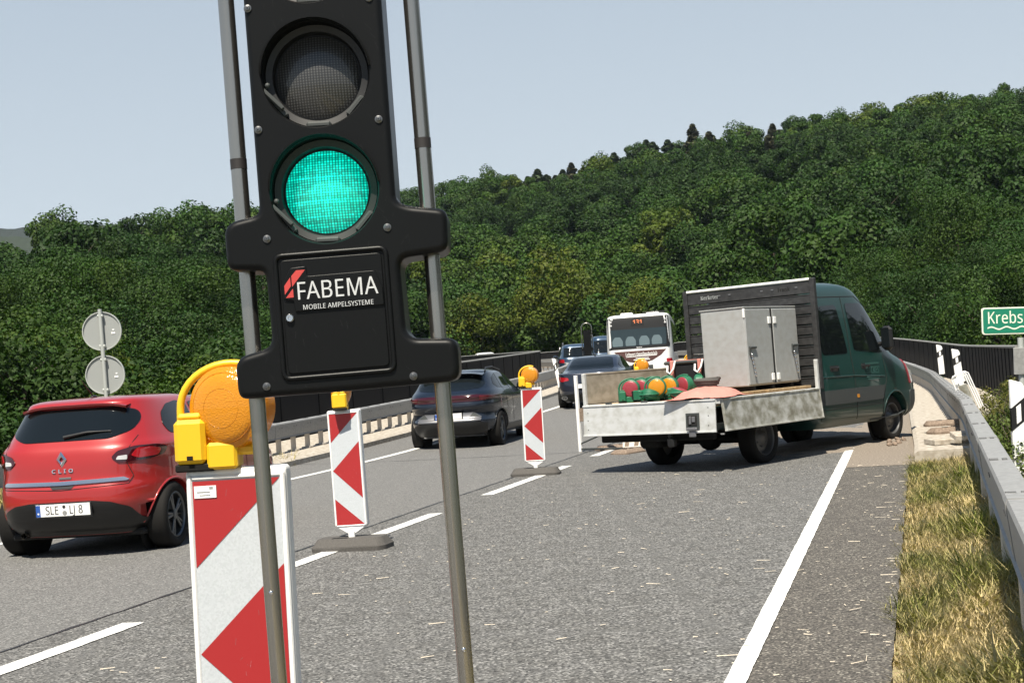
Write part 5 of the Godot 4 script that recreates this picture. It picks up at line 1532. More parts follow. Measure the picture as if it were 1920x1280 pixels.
func grey_suv() -> void:
	var r := PT(27.1, -7.42)
	var o := thing("grey_sports_utility_car", Vector3(r.x, r.y, r.z), deg_to_rad(-14.5), "dark grey sports utility car with a full-width tail lamp strip", "car")
	o.position = Vector3(-1.31, 0.03, -27.1); o.rotation.y = deg_to_rad(-11.5)
	var h := Hull.new([[0.24, 0.80, -0.22, -4.25], [0.34, 0.88, -0.10, -4.38], [0.46, 0.915, -0.03, -4.45], [0.54, 0.92, -0.02, -4.45], [0.60, 0.92, -0.08, -4.44], [0.70, 0.92, -0.105, -4.42], [0.77, 0.92, -0.05, -4.32], [0.83, 0.92, -0.03, -4.2], [0.93, 0.918, -0.06, -4.1], [0.97, 0.915, -0.05, -3.85], [1.02, 0.90, -0.075, -3.5], [1.08, 0.87, -0.14, -3.15], [1.14, 0.83, -0.24, -3.0], [1.25, 0.77, -0.37, -2.78], [1.36, 0.71, -0.49, -2.5], [1.42, 0.67, -0.55, -2.25], [1.46, 0.62, -0.62, -2.0], [1.49, 0.52, -0.78, -1.75], [1.508, 0.3, -1.0, -1.5], [1.512, 0.02, -1.2, -1.3]], 4.6, 3.6, 4.0)
	hull_mesh(h, [-0.85, -3.53], 0.345, o, M.grey_paint, 90, 0.028)
	for x in [0.875, -0.875]:
		for z in [-0.85, -3.53]: wheel(o, x, z, 0.345, 0.23, M.rim, 5)
	on(h, "rear", [-0.60, 1.145, -0.66, 1.22, -0.58, 1.36, -0.46, 1.405, 0.46, 1.405, 0.58, 1.36, 0.66, 1.22, 0.60, 1.145, 0.3, 1.115, -0.3, 1.115], "rear_window", M.glass, o, 0.005, 0.04)
	on(h, "rear", [-0.86, 0.93, -0.60, 0.90, 0.60, 0.90, 0.86, 0.93, 0.87, 1.0, 0.60, 1.02, -0.60, 1.02, -0.87, 1.0], "lamp_strip", M.tail_dark, o, 0.010, 0.02)
	rear_pair(h, [0.60, 0.925, 0.82, 0.945, 0.825, 0.98, 0.60, 0.995], "brake_lens", mat(L(0.09, 0.004, 0.008), 0.08, 0.0, 0.8), o, 0.014, 0.015)
	var lip := MB.new()
	for i in 20:
		var q: Array = []
		for x in [-0.62 + i * 0.062, -0.558 + i * 0.062]:
			var d: float = 0.05 * pow(absf(x) / 0.62, 4.0)
			q.append([Vector3(x, 1.475 - d, -0.75), Vector3(x, 1.435 - d, -0.40 - d), Vector3(x, 1.41 - d, -0.43 - d), Vector3(x, 1.40 - d, -0.58)])
		for k in 3: lip.quad(q[0][k], q[1][k], q[1][k + 1], q[0][k + 1], [Vector3.UP, Vector3.BACK, Vector3.DOWN][k])
	part("roof_spoiler", lip, M.grey_paint, o)
	# lower hatch edge, bumper, silver diffuser with plate between
	line_on(h, "rear", [-0.80, 0.775, 0.80, 0.775], 0.005, o)
	rear_pair(h, [0.28, 0.575, 0.28, 0.70, 0.46, 0.71, 0.62, 0.60, 0.58, 0.575], "diffuser_wing", M.silver, o, 0.016, 0.008)
	rear_pair(h, [0.40, 0.605, 0.47, 0.695, 0.59, 0.61], "wing_insert", M.trim_grey, o, 0.020, 0.004)
	on(h, "rear", [-0.60, 0.535, 0.60, 0.535, 0.62, 0.575, -0.62, 0.575], "diffuser_bar", M.silver, o, 0.014, 0.008)
	on(h, "rear", [-0.66, 0.28, 0.66, 0.28, 0.72, 0.48, 0.55, 0.52, -0.55, 0.52, -0.72, 0.48], "lower_bumper", M.trim, o, 0.012, 0.03)
	plate(o, Vector3(0, 0.635, h.rear(Vector2(0, 0.635)).z + 0.02), "V 8", 0.52)
	text("C U P R A", "name_letters", o, Vector3(0, 0.845, h.rear(Vector2(0, 0.845)).z + 0.004), 0.035, M.trim, Vector3(), "Droid Sans", 1.3, 500, 0.003)
	both(h, [-0.86, 1.33, -0.74, 1.20, -0.86, 1.13, -1.08, 1.12, -1.12, 1.40], "quarter_window", M.glass, o, 0.005, 0.02)
	both(h, [-1.16, 1.41, -1.13, 1.11, -1.70, 1.10, -1.78, 1.43], "rear_side_window", M.glass, o, 0.005, 0.02)
	both(h, [-1.85, 1.43, -1.77, 1.10, -2.75, 1.08, -2.30, 1.36, -2.1, 1.42], "front_side_window", M.glass, o, 0.005, 0.02)
	for sg in [1.0, -1.0]:
		var rb := MB.new(); rb.tube([Vector3(sg * 0.60, 1.45, -0.80), Vector3(sg * 0.585, 1.52, -0.95), Vector3(sg * 0.57, 1.535, -1.6), Vector3(sg * 0.58, 1.47, -2.2)], 0.016, 8)
		part("roof_rail", rb, M.trim, o)
	for s in ["right", "left"]:
		on(h, s, [-1.25, 0.29, -3.12, 0.29, -3.12, 0.42, -1.25, 0.42], "sill_trim", M.trim, o, 0.008, 0.02)
		line_on(h, s, [-1.75, 1.09, -1.75, 0.45], 0.004, o); line_on(h, s, [-2.8, 1.05, -2.75, 0.45], 0.004, o); line_on(h, s, [-1.15, 1.1, -1.28, 0.75], 0.004, o)
	on(h, "front", [-0.70, 1.12, 0.70, 1.12, 0.60, 1.40, -0.60, 1.40], "windscreen", M.glass, o, 0.005, 0.05)
	rear_pair_front(h, o)
	mirror_ears(o, h, -2.68, 1.10, M.grey_paint, 1.1)
	var un := MB.new(); un.box(Vector3(0, 0.26, -2.2), Vector3(1.3, 0.06, 3.6), 0.02)
	part("underbody", un, M.void, o)

func dark_saloon() -> void:
	var p := PT(37.4, -8.05)
	var o := thing("dark_saloon", p, -heading(40.0), "near-black saloon car partly hidden by the lorry's open bed", "car")
	var h := Hull.new([[0.20, 0.78, -0.2, -4.5], [0.32, 0.87, -0.08, -4.64], [0.48, 0.91, 0.0, -4.7], [0.62, 0.915, 0.0, -4.7], [0.80, 0.91, -0.03, -4.6], [0.92, 0.905, -0.05, -4.2], [0.97, 0.90, -0.08, -3.7], [1.00, 0.88, -0.40, -3.4], [1.05, 0.83, -0.72, -3.2], [1.20, 0.75, -1.0, -2.95], [1.32, 0.69, -1.28, -2.7], [1.38, 0.64, -1.48, -2.5], [1.42, 0.5, -1.75, -2.3], [1.435, 0.02, -2.0, -2.05]], 4.6, 3.8, 4.0)
	hull_mesh(h, [-0.95, -3.8], 0.33, o, M.navy_paint, 80)
	for x in [0.90, -0.90]:
		for z in [-0.95, -3.8]: wheel(o, x, z, 0.33, 0.22, M.rim, 5)
	rear_pair(h, [0.46, 0.79, 0.48, 0.86, 0.82, 0.90, 0.88, 0.86, 0.86, 0.80, 0.66, 0.76], "tail_lamp", M.tail_red, o, 0.010, 0.02)
	on(h, "rear", [-0.64, 1.05, -0.55, 1.33, -0.45, 1.37, 0.45, 1.37, 0.55, 1.33, 0.64, 1.05], "rear_window", M.glass, o, 0.006, 0.04)
	on(h, "rear", [-0.70, 0.24, 0.70, 0.24, 0.76, 0.42, -0.76, 0.42], "lower_bumper", M.trim, o, 0.008, 0.03)
	for sg in [1.0, -1.0]:
		var e := MB.new(); e.m = Transform3D(Basis(Vector3.RIGHT, PI / 2).scaled(Vector3(1.8, 1, 1)), Vector3(sg * 0.6, 0.33, -0.05))
		e.lathe([Vector2(0.045, -0.1), Vector2(0.045, 0.03), Vector2(0.036, 0.03), Vector2(0.036, -0.1)], 14)
		part("exhaust", e, M.chrome, o)
	plate(o, Vector3(0, 0.62, 0.02), "", 0.52)
	both(h, [-1.15, 1.14, -1.65, 1.33, -2.2, 1.36, -2.95, 1.05, -1.2, 1.04], "side_window", M.glass, o, 0.005, 0.03)
	on(h, "front", [-0.68, 1.05, 0.68, 1.05, 0.56, 1.35, -0.56, 1.35], "windscreen", M.glass, o, 0.005, 0.05)
	var fin := MB.new(); fin.ball(Vector3(0, 1.44, -1.75), Vector3(0.02, 0.05, 0.09), 8, 6)
	part("aerial", fin, M.navy_paint, o)
	mirror_ears(o, h, -2.9, 1.02, M.navy_paint, 1.05)
	rear_pair_front(h, o)

func small_far_car(called: String, at: Vector3, turn: float, paint: Material, label: String, tall := 1.0, front_on := false) -> void:
	var o := thing(called, at, turn, label, "car")
	var h := Hull.new([[0.24, 0.80, -0.14, -4.2], [0.45, 0.88, -0.02, -4.35], [0.65, 0.89, 0.0, -4.35], [0.85, 0.885, -0.05, -4.1], [0.96, 0.87, -0.09, -3.4], [1.08, 0.81, -0.2, -3.05], [1.28, 0.73, -0.35, -2.65], [1.42, 0.65, -0.46, -2.25], [1.48, 0.5, -0.7, -1.8], [1.50, 0.02, -1.2, -1.3]], 4.6, 3.8, 4.0)
	for i in h.ky.size():
		if h.ky[i] > 1.0: h.ky[i] = 1.0 + (h.ky[i] - 1.0) * tall
	hull_mesh(h, [-0.75, -3.4], 0.33, o, paint, 50, 0.06)
	for x in [0.88, -0.88]:
		for z in [-0.75, -3.4]: wheel(o, x, z, 0.33, 0.21, M.rim, 5)
	on(h, "rear", [-0.64, 1.02, -0.58, 1.02 + 0.34 * tall, 0.58, 1.02 + 0.34 * tall, 0.64, 1.02], "rear_window", M.glass, o, 0.006, 0.04)
	on(h, "front", [-0.72, 1.02, -0.60, 1.02 + 0.35 * tall, 0.60, 1.02 + 0.35 * tall, 0.72, 1.02], "windscreen", M.glass, o, 0.008, 0.04)
	rear_pair(h, [0.60, 0.78, 0.62, 0.94, 0.80, 0.94, 0.84, 0.80], "tail_lamp", M.tail_red, o, 0.010, 0.02)
	both(h, [-0.75, 1.10, -0.85, 1.02 + 0.32 * tall, -2.1, 1.02 + 0.36 * tall, -2.9, 1.03, -0.9, 1.03], "side_window", M.glass, o, 0.005, 0.03)
	plate(o, Vector3(0, 0.6, 0.02), "", 0.5)
	mirror_ears(o, h, -2.75, 1.05, paint, 1.1)
	rear_pair_front(h, o)
	if tall > 1.2:
		for sg in [1.0, -1.0]:
			var rb := MB.new(); rb.tube([Vector3(sg * 0.60, 1.0 + 0.46 * tall, -0.8), Vector3(sg * 0.58, 1.07 + 0.5 * tall, -1.0), Vector3(sg * 0.58, 1.07 + 0.5 * tall, -2.0), Vector3(sg * 0.6, 1.0 + 0.44 * tall, -2.2)], 0.02, 6)
			part("roof_rail", rb, M.silver, o)

func city_bus() -> void:
	var p := PT(53.4, -8.0, -0.12)
	var o := thing("white_bus", p, -heading(57.0) - 0.04, "white bus seen from behind with brown company panel below the rear window", "bus")
	var h := Hull.new([[0.30, 1.20, -0.06, -11.9], [0.42, 1.245, 0.0, -12.0], [1.2, 1.25, 0.0, -12.0], [1.55, 1.245, -0.01, -12.0], [2.2, 1.23, -0.06, -11.9], [2.75, 1.20, -0.11, -11.8], [2.90, 1.17, -0.14, -11.7], [2.96, 1.10, -0.20, -11.6], [2.985, 0.9, -0.35, -11.4], [2.99, 0.02, -5.9, -6.1]], 16.0, 10.0, 10.0)
	hull_mesh(h, [-3.2, -9.2], 0.48, o, M.white_paint, 120, 0.06)
	for x in [1.22, -1.22]:
		for z in [-3.2, -9.2]: wheel(o, x, z, 0.48, 0.28, M.rim, 8, true)
	on(h, "rear", [-1.12, 1.57, -1.13, 2.86, 1.13, 2.86, 1.12, 1.57], "window_surround", M.black, o, 0.006, 0.05, 0.12)
	var gl := MB.new(); gl.patch(rounded(V2([-1.0, 1.68, -1.03, 2.38, 1.03, 2.38, 1.0, 1.68]), 0.05, 3), h.rear, Vector3.BACK, 0.010, 0.12)
	part("rear_window", gl, mat(L(0.02, 0.032, 0.038), 0.05), o)
	for x in [-0.78, -0.30, 0.20, 0.66]:
		var sb := MB.new(); sb.patch(rounded(V2([x - 0.19, 1.70, x - 0.19, 1.92, x - 0.10, 2.08, x + 0.10, 2.08, x + 0.19, 1.92, x + 0.19, 1.70]), 0.05, 3), h.rear, Vector3.BACK, 0.012, 0.1)
		part("seat_back", sb, M.seat, o)
	# destination display
	on(h, "rear", [-0.24, 2.50, -0.24, 2.78, 0.22, 2.78, 0.22, 2.50], "route_display", M.void, o, 0.010, 0.01, 0.12)
	var dm := mat(L(0.10, 0.04, 0.02), 0.6); dm.emission_enabled = true; dm.emission = Color(1.0, 0.55, 0.35); dm.emission_energy_multiplier = 0.55
	text("131", "route_number", o, Vector3(0.0, 2.645, h.rear(Vector2(0, 2.645)).z + 0.012), 0.2, dm, Vector3(), "Droid Sans", 0.8, 700, 0.004)
	for x in [-0.99, 1.0]:
		for y in [2.70, 2.56]:
			var l := MB.new(); l.ball(Vector3(x, y, h.rear(Vector2(x, y)).z + 0.008), Vector3(0.045, 0.045, 0.02), 10, 6)
			part("marker_lamp", l, M.lamp_clear, o)
	on(h, "rear", [-0.94, 1.48, 0.98, 1.48, 0.78, 1.26, 0.45, 1.06, 0.15, 0.985, -0.10, 0.985, -0.40, 1.04, -0.72, 1.24], "company_panel", M.brown, o, 0.006, 0.02, 0.12)
	var s := text("Lehnert Omnibusbetrieb", "script_lettering", o, Vector3(0.06, 1.345, 0.012), 0.125, M.plate, Vector3(), "Droid Serif", 0.84, 700, 0.004)
	var tb: AABB = s.mesh.get_aabb()
	s.scale.x = 1.16 / maxf(0.01, tb.size.x)
	var u := MB.new(); u.face(V2([-0.52, 1.235, 0.62, 1.255, 0.63, 1.30, -0.5, 1.262]), 0.009)
	part("underline", u, M.plate, o)
	u = MB.new(); u.box(Vector3(0.08, 1.175, 0.009), Vector3(0.48, 0.03, 0.004)); u.box(Vector3(0.06, 1.115, 0.009), Vector3(0.6, 0.035, 0.004))
	part("small_print", u, M.plate, o)
	text("MAN", "maker_letters", o, Vector3(0.0, 1.615, 0.008), 0.045, M.plate, Vector3(), "Droid Sans", 1.4, 700, 0.004)
	rear_pair(h, [0.96, 0.86, 0.96, 1.10, 1.16, 1.10, 1.18, 0.86], "tail_lamp", M.tail_red, o, 0.012, 0.03)
	on(h, "rear", [-0.62, 0.70, -0.62, 0.90, -0.32, 0.90, -0.2, 0.70], "step_recess", M.void, o, 0.006, 0.02, 0.12)
	on(h, "rear", [-0.34, 0.68, -0.34, 0.88, 0.46, 0.88, 0.46, 0.68], "plate_recess", M.trim_grey, o, 0.006, 0.02, 0.12)
	plate(o, Vector3(0.04, 0.77, 0.02), "", 0.52)
	for x in [-0.42, 0.55]:
		var v := MB.new(); v.box(Vector3(x, 3.03, -1.2), Vector3(0.46, 0.10, 0.7), 0.03)
		part("roof_vent", v, M.white_paint, o)
	var rail := MB.new(); rail.tube([Vector3(0.2, 3.05, -0.5), Vector3(1.1, 3.05, -0.8)], 0.02, 6)
	part("roof_bar", rail, M.trim, o)
	o.scale = Vector3(1, 0.9, 1)
	both(h, [-0.8, 1.35, -0.8, 2.65, -11.2, 2.65, -11.2, 1.35], "side_windows", M.glass, o, 0.006, 0.05)

func lorry() -> void:
	var o := thing("dropside_lorry", Vector3(1.70, -0.01, -18.40), deg_to_rad(-41.0), "green crew-cab lorry with open dropside bed parked across the closed lane", "lorry")
	o.rotation.z = 0.004
	var W := 1.045; var Lb := -2.52; var F := 0.92
	# chassis
	var mb := MB.new()
	for x in [-0.40, 0.40]: mb.box(Vector3(x, 0.66, -1.6), Vector3(0.08, 0.16, 3.1), 0.01)
	for z in [-0.25, -0.9, -1.33, -2.0]: mb.box(Vector3(0, 0.64, z), Vector3(0.9, 0.10, 0.08), 0.01)
	mb.tube([Vector3(-0.75, 0.34, -1.33), Vector3(0.75, 0.34, -1.33)], 0.06, 10); mb.ball(Vector3(0, 0.34, -1.33), Vector3(0.16, 0.15, 0.16), 12, 8)
	for x in [-0.5, 0.5]: mb.box(Vector3(x, 0.47, -1.33), Vector3(0.07, 0.04, 1.2), 0.01)
	part("chassis", mb, M.rubber, o)
	mb = MB.new(); mb.box(Vector3(0.05, 0.44, -2.3), Vector3(0.5, 0.30, 0.7), 0.05); mb.box(Vector3(-0.2, 0.42, -0.45), Vector3(0.34, 0.2, 0.5), 0.04)
	part("fuel_tank", mb, M.rubber, o)
	mb = MB.new(); mb.box(Vector3(0, 0.47, -0.12), Vector3(1.75, 0.11, 0.10), 0.015)
	part("under_run_bar", mb, M.rubber, o)
	mb = MB.new(); mb.box(Vector3(0.32, 0.40, 0.02), Vector3(0.1, 0.12, 0.1), 0.02); mb.ball(Vector3(0.32, 0.49, 0.05), Vector3(0.03, 0.04, 0.03), 10, 6)
	part("tow_hook", mb, M.black, o)
	for e in [[0.86, -1.33], [-0.86, -1.33], [0.89, -4.93], [-0.89, -4.93]]: wheel(o, e[0], e[1], 0.345, 0.225, M.rim_dark, 5, true)
	# bed floor and its edge
	mb = MB.new(); mb.box(Vector3(0, F - 0.05, Lb * 0.5), Vector3(2.02, 0.085, -Lb - 0.02), 0.008)
	var bed := part("bed_floor", mb, M.wood, o)
	for i in 7:
		mb = MB.new(); mb.box(Vector3(-0.87 + i * 0.29, F - 0.004, Lb * 0.5), Vector3(0.278, 0.016, -Lb - 0.1), 0.003)
		part("floor_board", mb, M.wood, bed)
	mb = MB.new(); mb.box(Vector3(W - 0.01, F - 0.03, Lb * 0.5), Vector3(0.045, 0.07, -Lb), 0.006); mb.box(Vector3(-W + 0.01, F - 0.03, Lb * 0.5), Vector3(0.045, 0.07, -Lb), 0.006); mb.box(Vector3(0, F - 0.03, -0.005), Vector3(2.04, 0.07, 0.045), 0.006)
	part("edge_rail", mb, M.alu, o)
	# tailgate let down; it hangs a little off plumb
	var tg := MB.new(); tg.box(Vector3(0, -0.205, 0), Vector3(2.06, 0.41, 0.026), 0.005)
	for y in [-0.012, -0.398]: tg.box(Vector3(0, y, 0.006), Vector3(2.066, 0.022, 0.036), 0.004)
	var g := part("tailgate", tg, M.alu, o); g.position = Vector3(0, F + 0.0, 0.055); g.rotation.x = -0.06
	g.set_meta("label", "pale aluminium tailgate hanging open")
	mb = MB.new()
	mb.box(Vector3(0.70, -0.26, 0.020), Vector3(0.20, 0.20, 0.016), 0.004)
	var lk := part("lock_recess", mb, M.trim_grey, g)
	mb = MB.new(); mb.box(Vector3(0.70, -0.25, 0.030), Vector3(0.14, 0.13, 0.012), 0.003)
	part("recess_floor", mb, M.void, lk)
	mb = MB.new(); mb.box(Vector3(0.675, -0.25, 0.04), Vector3(0.03, 0.10, 0.02), 0.005); mb.box(Vector3(0.725, -0.24, 0.04), Vector3(0.045, 0.07, 0.02), 0.005); mb.box(Vector3(0.70, -0.36, 0.05), Vector3(0.16, 0.04, 0.03), 0.01); mb.box(Vector3(0.70, -0.41, 0.03), Vector3(0.10, 0.10, 0.03), 0.01)
	part("latch", mb, M.silver, lk)
	for x in [-0.95, 0.93]:
		for y in [-0.10, -0.20, -0.32]:
			mb = MB.new(); mb.ball(Vector3(x, y, 0.014), Vector3(0.008, 0.008, 0.004), 6, 4)
			part("rivet", mb, M.trim_grey, g)
	for x in [-0.62, -0.05, 0.55, 0.9]:
		mb = MB.new(); mb.box(Vector3(x, 0.012, -0.01), Vector3(0.09, 0.022, 0.03), 0.004)
		part("hinge", mb, M.trim_grey, g)
	# right dropside let down, dirty, hanging outward
	var rd := MB.new(); rd.box(Vector3(0, -0.205, 0), Vector3(0.026, 0.41, -Lb - 0.10), 0.005)
	for y in [-0.012, -0.398]: rd.box(Vector3(0.006, y, 0), Vector3(0.036, 0.022, -Lb - 0.09), 0.004)
	for z in [0.5, -0.5]: rd.box(Vector3(0.006, -0.205, z * (-Lb - 0.12)), Vector3(0.036, 0.40, 0.022), 0.004)
	var r := part("right_dropside", rd, M.sheet, o); r.position = Vector3(W + 0.02, F, Lb * 0.5 + 0.03); r.rotation.z = 0.10
	r.set_meta("label", "grimy metal dropside hanging open")
	# left dropside still up
	mb = MB.new(); mb.box(Vector3(-W + 0.0, F + 0.215, Lb * 0.5), Vector3(0.028, 0.40, -Lb - 0.05), 0.005); mb.box(Vector3(-W + 0.0, F + 0.412, Lb * 0.5), Vector3(0.036, 0.022, -Lb - 0.04), 0.004)
	part("left_dropside", mb, textured(Color(1, 1, 1), 0.7, noise_tex(256, 0.02, [[0.3, L(0.26, 0.23, 0.18)], [0.7, L(0.38, 0.34, 0.28)]], false, 71), 1.2), o)
	mb = MB.new(); mb.box(Vector3(-W - 0.005, F + 0.20, -0.02), Vector3(0.05, 0.44, 0.05), 0.006)
	part("corner_post", mb, M.alu, o)
	# front bulkhead: frame and boards
	for x in [-1, 1]:
		mb = MB.new(); mb.box(Vector3(x * (W - 0.005), F + 0.745, Lb - 0.03), Vector3(0.075, 1.52, 0.075), 0.008)
		part("bulkhead_post", mb, M.slat, o)
		mb = MB.new(); mb.box(Vector3(x * (W + 0.01), F + 0.16, Lb + 0.07), Vector3(0.05, 0.46, 0.05), 0.006)
		part("stake", mb, M.alu, o)
	var y := F + 0.02
	for i in 9:
		mb = MB.new(); mb.box(Vector3(0, y + 0.066, Lb - 0.03), Vector3(2.0, 0.122, 0.030), 0.006)
		mb.box(Vector3(0, y + 0.122, Lb - 0.018), Vector3(2.0, 0.014, 0.020), 0.004)
		part("bulkhead_board", mb, M.slat, o)
		y += 0.142
	mb = MB.new(); mb.box(Vector3(0, y + 0.085, Lb - 0.025), Vector3(2.0, 0.17, 0.04), 0.006)
	var hb := part("bulkhead_header", mb, M.slat, o)
	mb = MB.new(); mb.box(Vector3(0, y + 0.192, Lb - 0.02), Vector3(2.02, 0.034, 0.06), 0.008)
	part("top_rail", mb, M.frame_white, o)
	text("Kerkrter", "lettering", hb, Vector3(-0.62, y + 0.085, Lb - 0.003), 0.055, M.sign_back, Vector3(), "Droid Serif", 0.9, 700, 0.003)
	text("Frank", "lettering", hb, Vector3(0.60, y + 0.085, Lb - 0.003), 0.055, M.void, Vector3(), "Droid Sans", 0.9, 700, 0.003)
	for x in [-0.45, -0.28, 0.25, 0.42, 0.80]:
		mb = MB.new(); mb.box(Vector3(x, y + 0.095, Lb - 0.002), Vector3(0.04, 0.018, 0.008), 0.003)
		part("slot_plug", mb, M.silver, hb)
	mb = MB.new(); mb.ball(Vector3(-0.86, F + 0.42, Lb + 0.02), Vector3(0.06, 0.08, 0.04), 10, 8); mb.tube([Vector3(-0.86, F + 0.36, Lb + 0.03), Vector3(-0.84, F + 0.24, Lb + 0.05)], 0.012, 6)
	part("lashing_ring", mb, M.silver, o)
	# cab
	var h := Hull.new([[0.34, 0.86, -2.66, -5.72], [0.44, 0.94, -2.64, -5.86], [0.60, 0.965, -2.63, -5.93], [0.80, 0.97, -2.63, -5.93], [0.95, 0.97, -2.63, -5.88], [1.10, 0.965, -2.63, -5.74], [1.22, 0.955, -2.63, -5.52], [1.32, 0.945, -2.63, -5.24], [1.42, 0.935, -2.63, -5.10], [1.62, 0.915, -2.63, -4.94], [1.90, 0.88, -2.63, -4.70], [2.10, 0.85, -2.63, -4.52], [2.24, 0.82, -2.64, -4.36], [2.33, 0.77, -2.66, -4.18], [2.385, 0.66, -2.70, -3.92], [2.41, 0.42, -2.85, -3.6], [2.415, 0.02, -3.0, -3.2]], 7.0, 16.0, 5.0)
	hull_mesh(h, [-4.93], 0.36, o, M.green_paint, 110, 0.035)
	both(h, [-2.86, 1.36, -2.86, 2.04, -3.46, 2.06, -3.58, 1.36], "rear_door_window", M.glass, o, 0.006, 0.06)
	both(h, [-3.78, 1.40, -3.74, 2.08, -4.22, 2.08, -4.50, 1.86, -4.84, 1.36, -4.55, 1.34], "front_door_window", M.glass, o, 0.006, 0.05)
	for s in ["right", "left"]:
		on(h, s, [-2.68, 0.66, -4.50, 0.66, -4.58, 0.86, -2.68, 0.86], "rubbing_strip", M.trim_grey, o, 0.012, 0.02)
		line_on(h, s, [-3.66, 2.16, -3.66, 1.3, -3.72, 0.42], 0.006, o)
		line_on(h, s, [-2.76, 2.14, -2.76, 0.45], 0.006, o)
		line_on(h, s, [-2.76, 2.17, -4.1, 2.18, -4.4, 2.04], 0.006, o)
		line_on(h, s, [-4.62, 1.30, -4.66, 0.95, -4.50, 0.60, -4.52, 0.42], 0.006, o)
		line_on(h, s, [-2.68, 0.60, -4.50, 0.60], 0.004, o)
		line_on(h, s, [-2.68, 1.05, -3.7, 1.04, -4.6, 0.99], 0.010, o, "swage_line", M.green_paint)
		for z in [-3.0, -3.92]:
			on(h, s, [z, 1.12, z - 0.26, 1.12, z - 0.26, 1.20, z, 1.20], "handle_cup", M.void, o, 0.004, 0.03)
			var p0: Vector3 = h.flank(Vector2(z - 0.03, 1.17), 1.0 if s == "right" else -1.0); var p1: Vector3 = h.flank(Vector2(z - 0.23, 1.17), 1.0 if s == "right" else -1.0)
			var sg := 1.0 if s == "right" else -1.0
			var hd := MB.new(); hd.tube([p0, p0.lerp(p1, 0.2) + Vector3(sg * 0.035, 0, 0), p0.lerp(p1, 0.8) + Vector3(sg * 0.035, 0, 0), p1], 0.014, 6)
			part("door_handle", hd, M.trim, o)
		on(h, s, [-3.70, 0.72, -3.76, 0.72, -3.76, 0.77, -3.70, 0.77], "side_marker", M.lens_amber, o, 0.018, 0.01)
		# headlamp wrapping on to the wing
		on(h, s, [-5.40, 1.16, -5.50, 1.20, -5.62, 1.10, -5.62, 0.88, -5.52, 0.84, -5.44, 1.0], "headlamp", M.lamp_clear, o, 0.012, 0.03)
		on(h, s, [-5.36, 1.19, -5.46, 1.22, -5.44, 1.02, -5.50, 0.84, -5.44, 0.84, -5.40, 1.0], "indicator", M.lens_red, o, 0.014, 0.015)
		on(h, s, [-5.42, 0.36, -5.42, 0.74, -5.78, 0.74, -5.78, 0.36], "bumper_corner", M.trim_grey, o, 0.012, 0.04)
	on(h, "front", [-0.84, 1.40, 0.84, 1.40, 0.72, 2.14, -0.72, 2.14], "windscreen", M.glass, o, 0.006, 0.06, 0.1)
	on(h, "front", [-0.90, 0.36, 0.90, 0.36, 0.92, 0.72, -0.92, 0.72], "front_bumper", M.trim_grey, o, 0.012, 0.04, 0.1)
	on(h, "front", [-0.5, 0.82, 0.5, 0.82, 0.45, 1.08, -0.45, 1.08], "grille", M.trim, o, 0.01, 0.04, 0.1)
	for sg in [1.0, -1.0]:
		var q: Vector3 = h.flank(Vector2(-4.66, 1.46), sg)
		mb = MB.new(); mb.box(q + Vector3(sg * 0.13, 0.08, 0.02), Vector3(0.17, 0.36, 0.13), 0.05); mb.tube([q + Vector3(-sg * 0.02, 0.0, 0), q + Vector3(sg * 0.14, 0.02, 0.0)], 0.035, 8)
		var mr := part("door_mirror", mb, M.trim, o)
		mb = MB.new(); mb.box(q + Vector3(sg * 0.13, 0.09, 0.088), Vector3(0.13, 0.29, 0.006), 0.002)
		part("mirror_glass", mb, M.glass, mr)
	# lettering on the front door, nearly the paint's own green
	var lt := mat(L(0.022, 0.075, 0.065), 0.5)
	var z0 := -4.25
	var q0: Vector3 = h.right(Vector2(z0, 1.15))
	for e in [["SCHREINEREI", 1.19, 0.045, 0.72], ["BACKES", 1.09, 0.10, 0.8]]:
		if e[0] == "BACKES": text(e[0], "door_lettering", o, Vector3(q0.x + 0.006, e[1], z0), e[2], lt, Vector3(0, PI / 2, 0), "Droid Sans", e[3], 700, 0.002)
	mb = MB.new()
	for k in [[1.19, 0.03, 0.42], [1.0, 0.025, 0.42], [0.965, 0.02, 0.36]]: mb.box(Vector3(h.right(Vector2(z0, k[0])).x + 0.003, k[0], z0), Vector3(0.006, k[1], k[2]))
	part("door_print", mb, lt, o)
	bed_load(o)

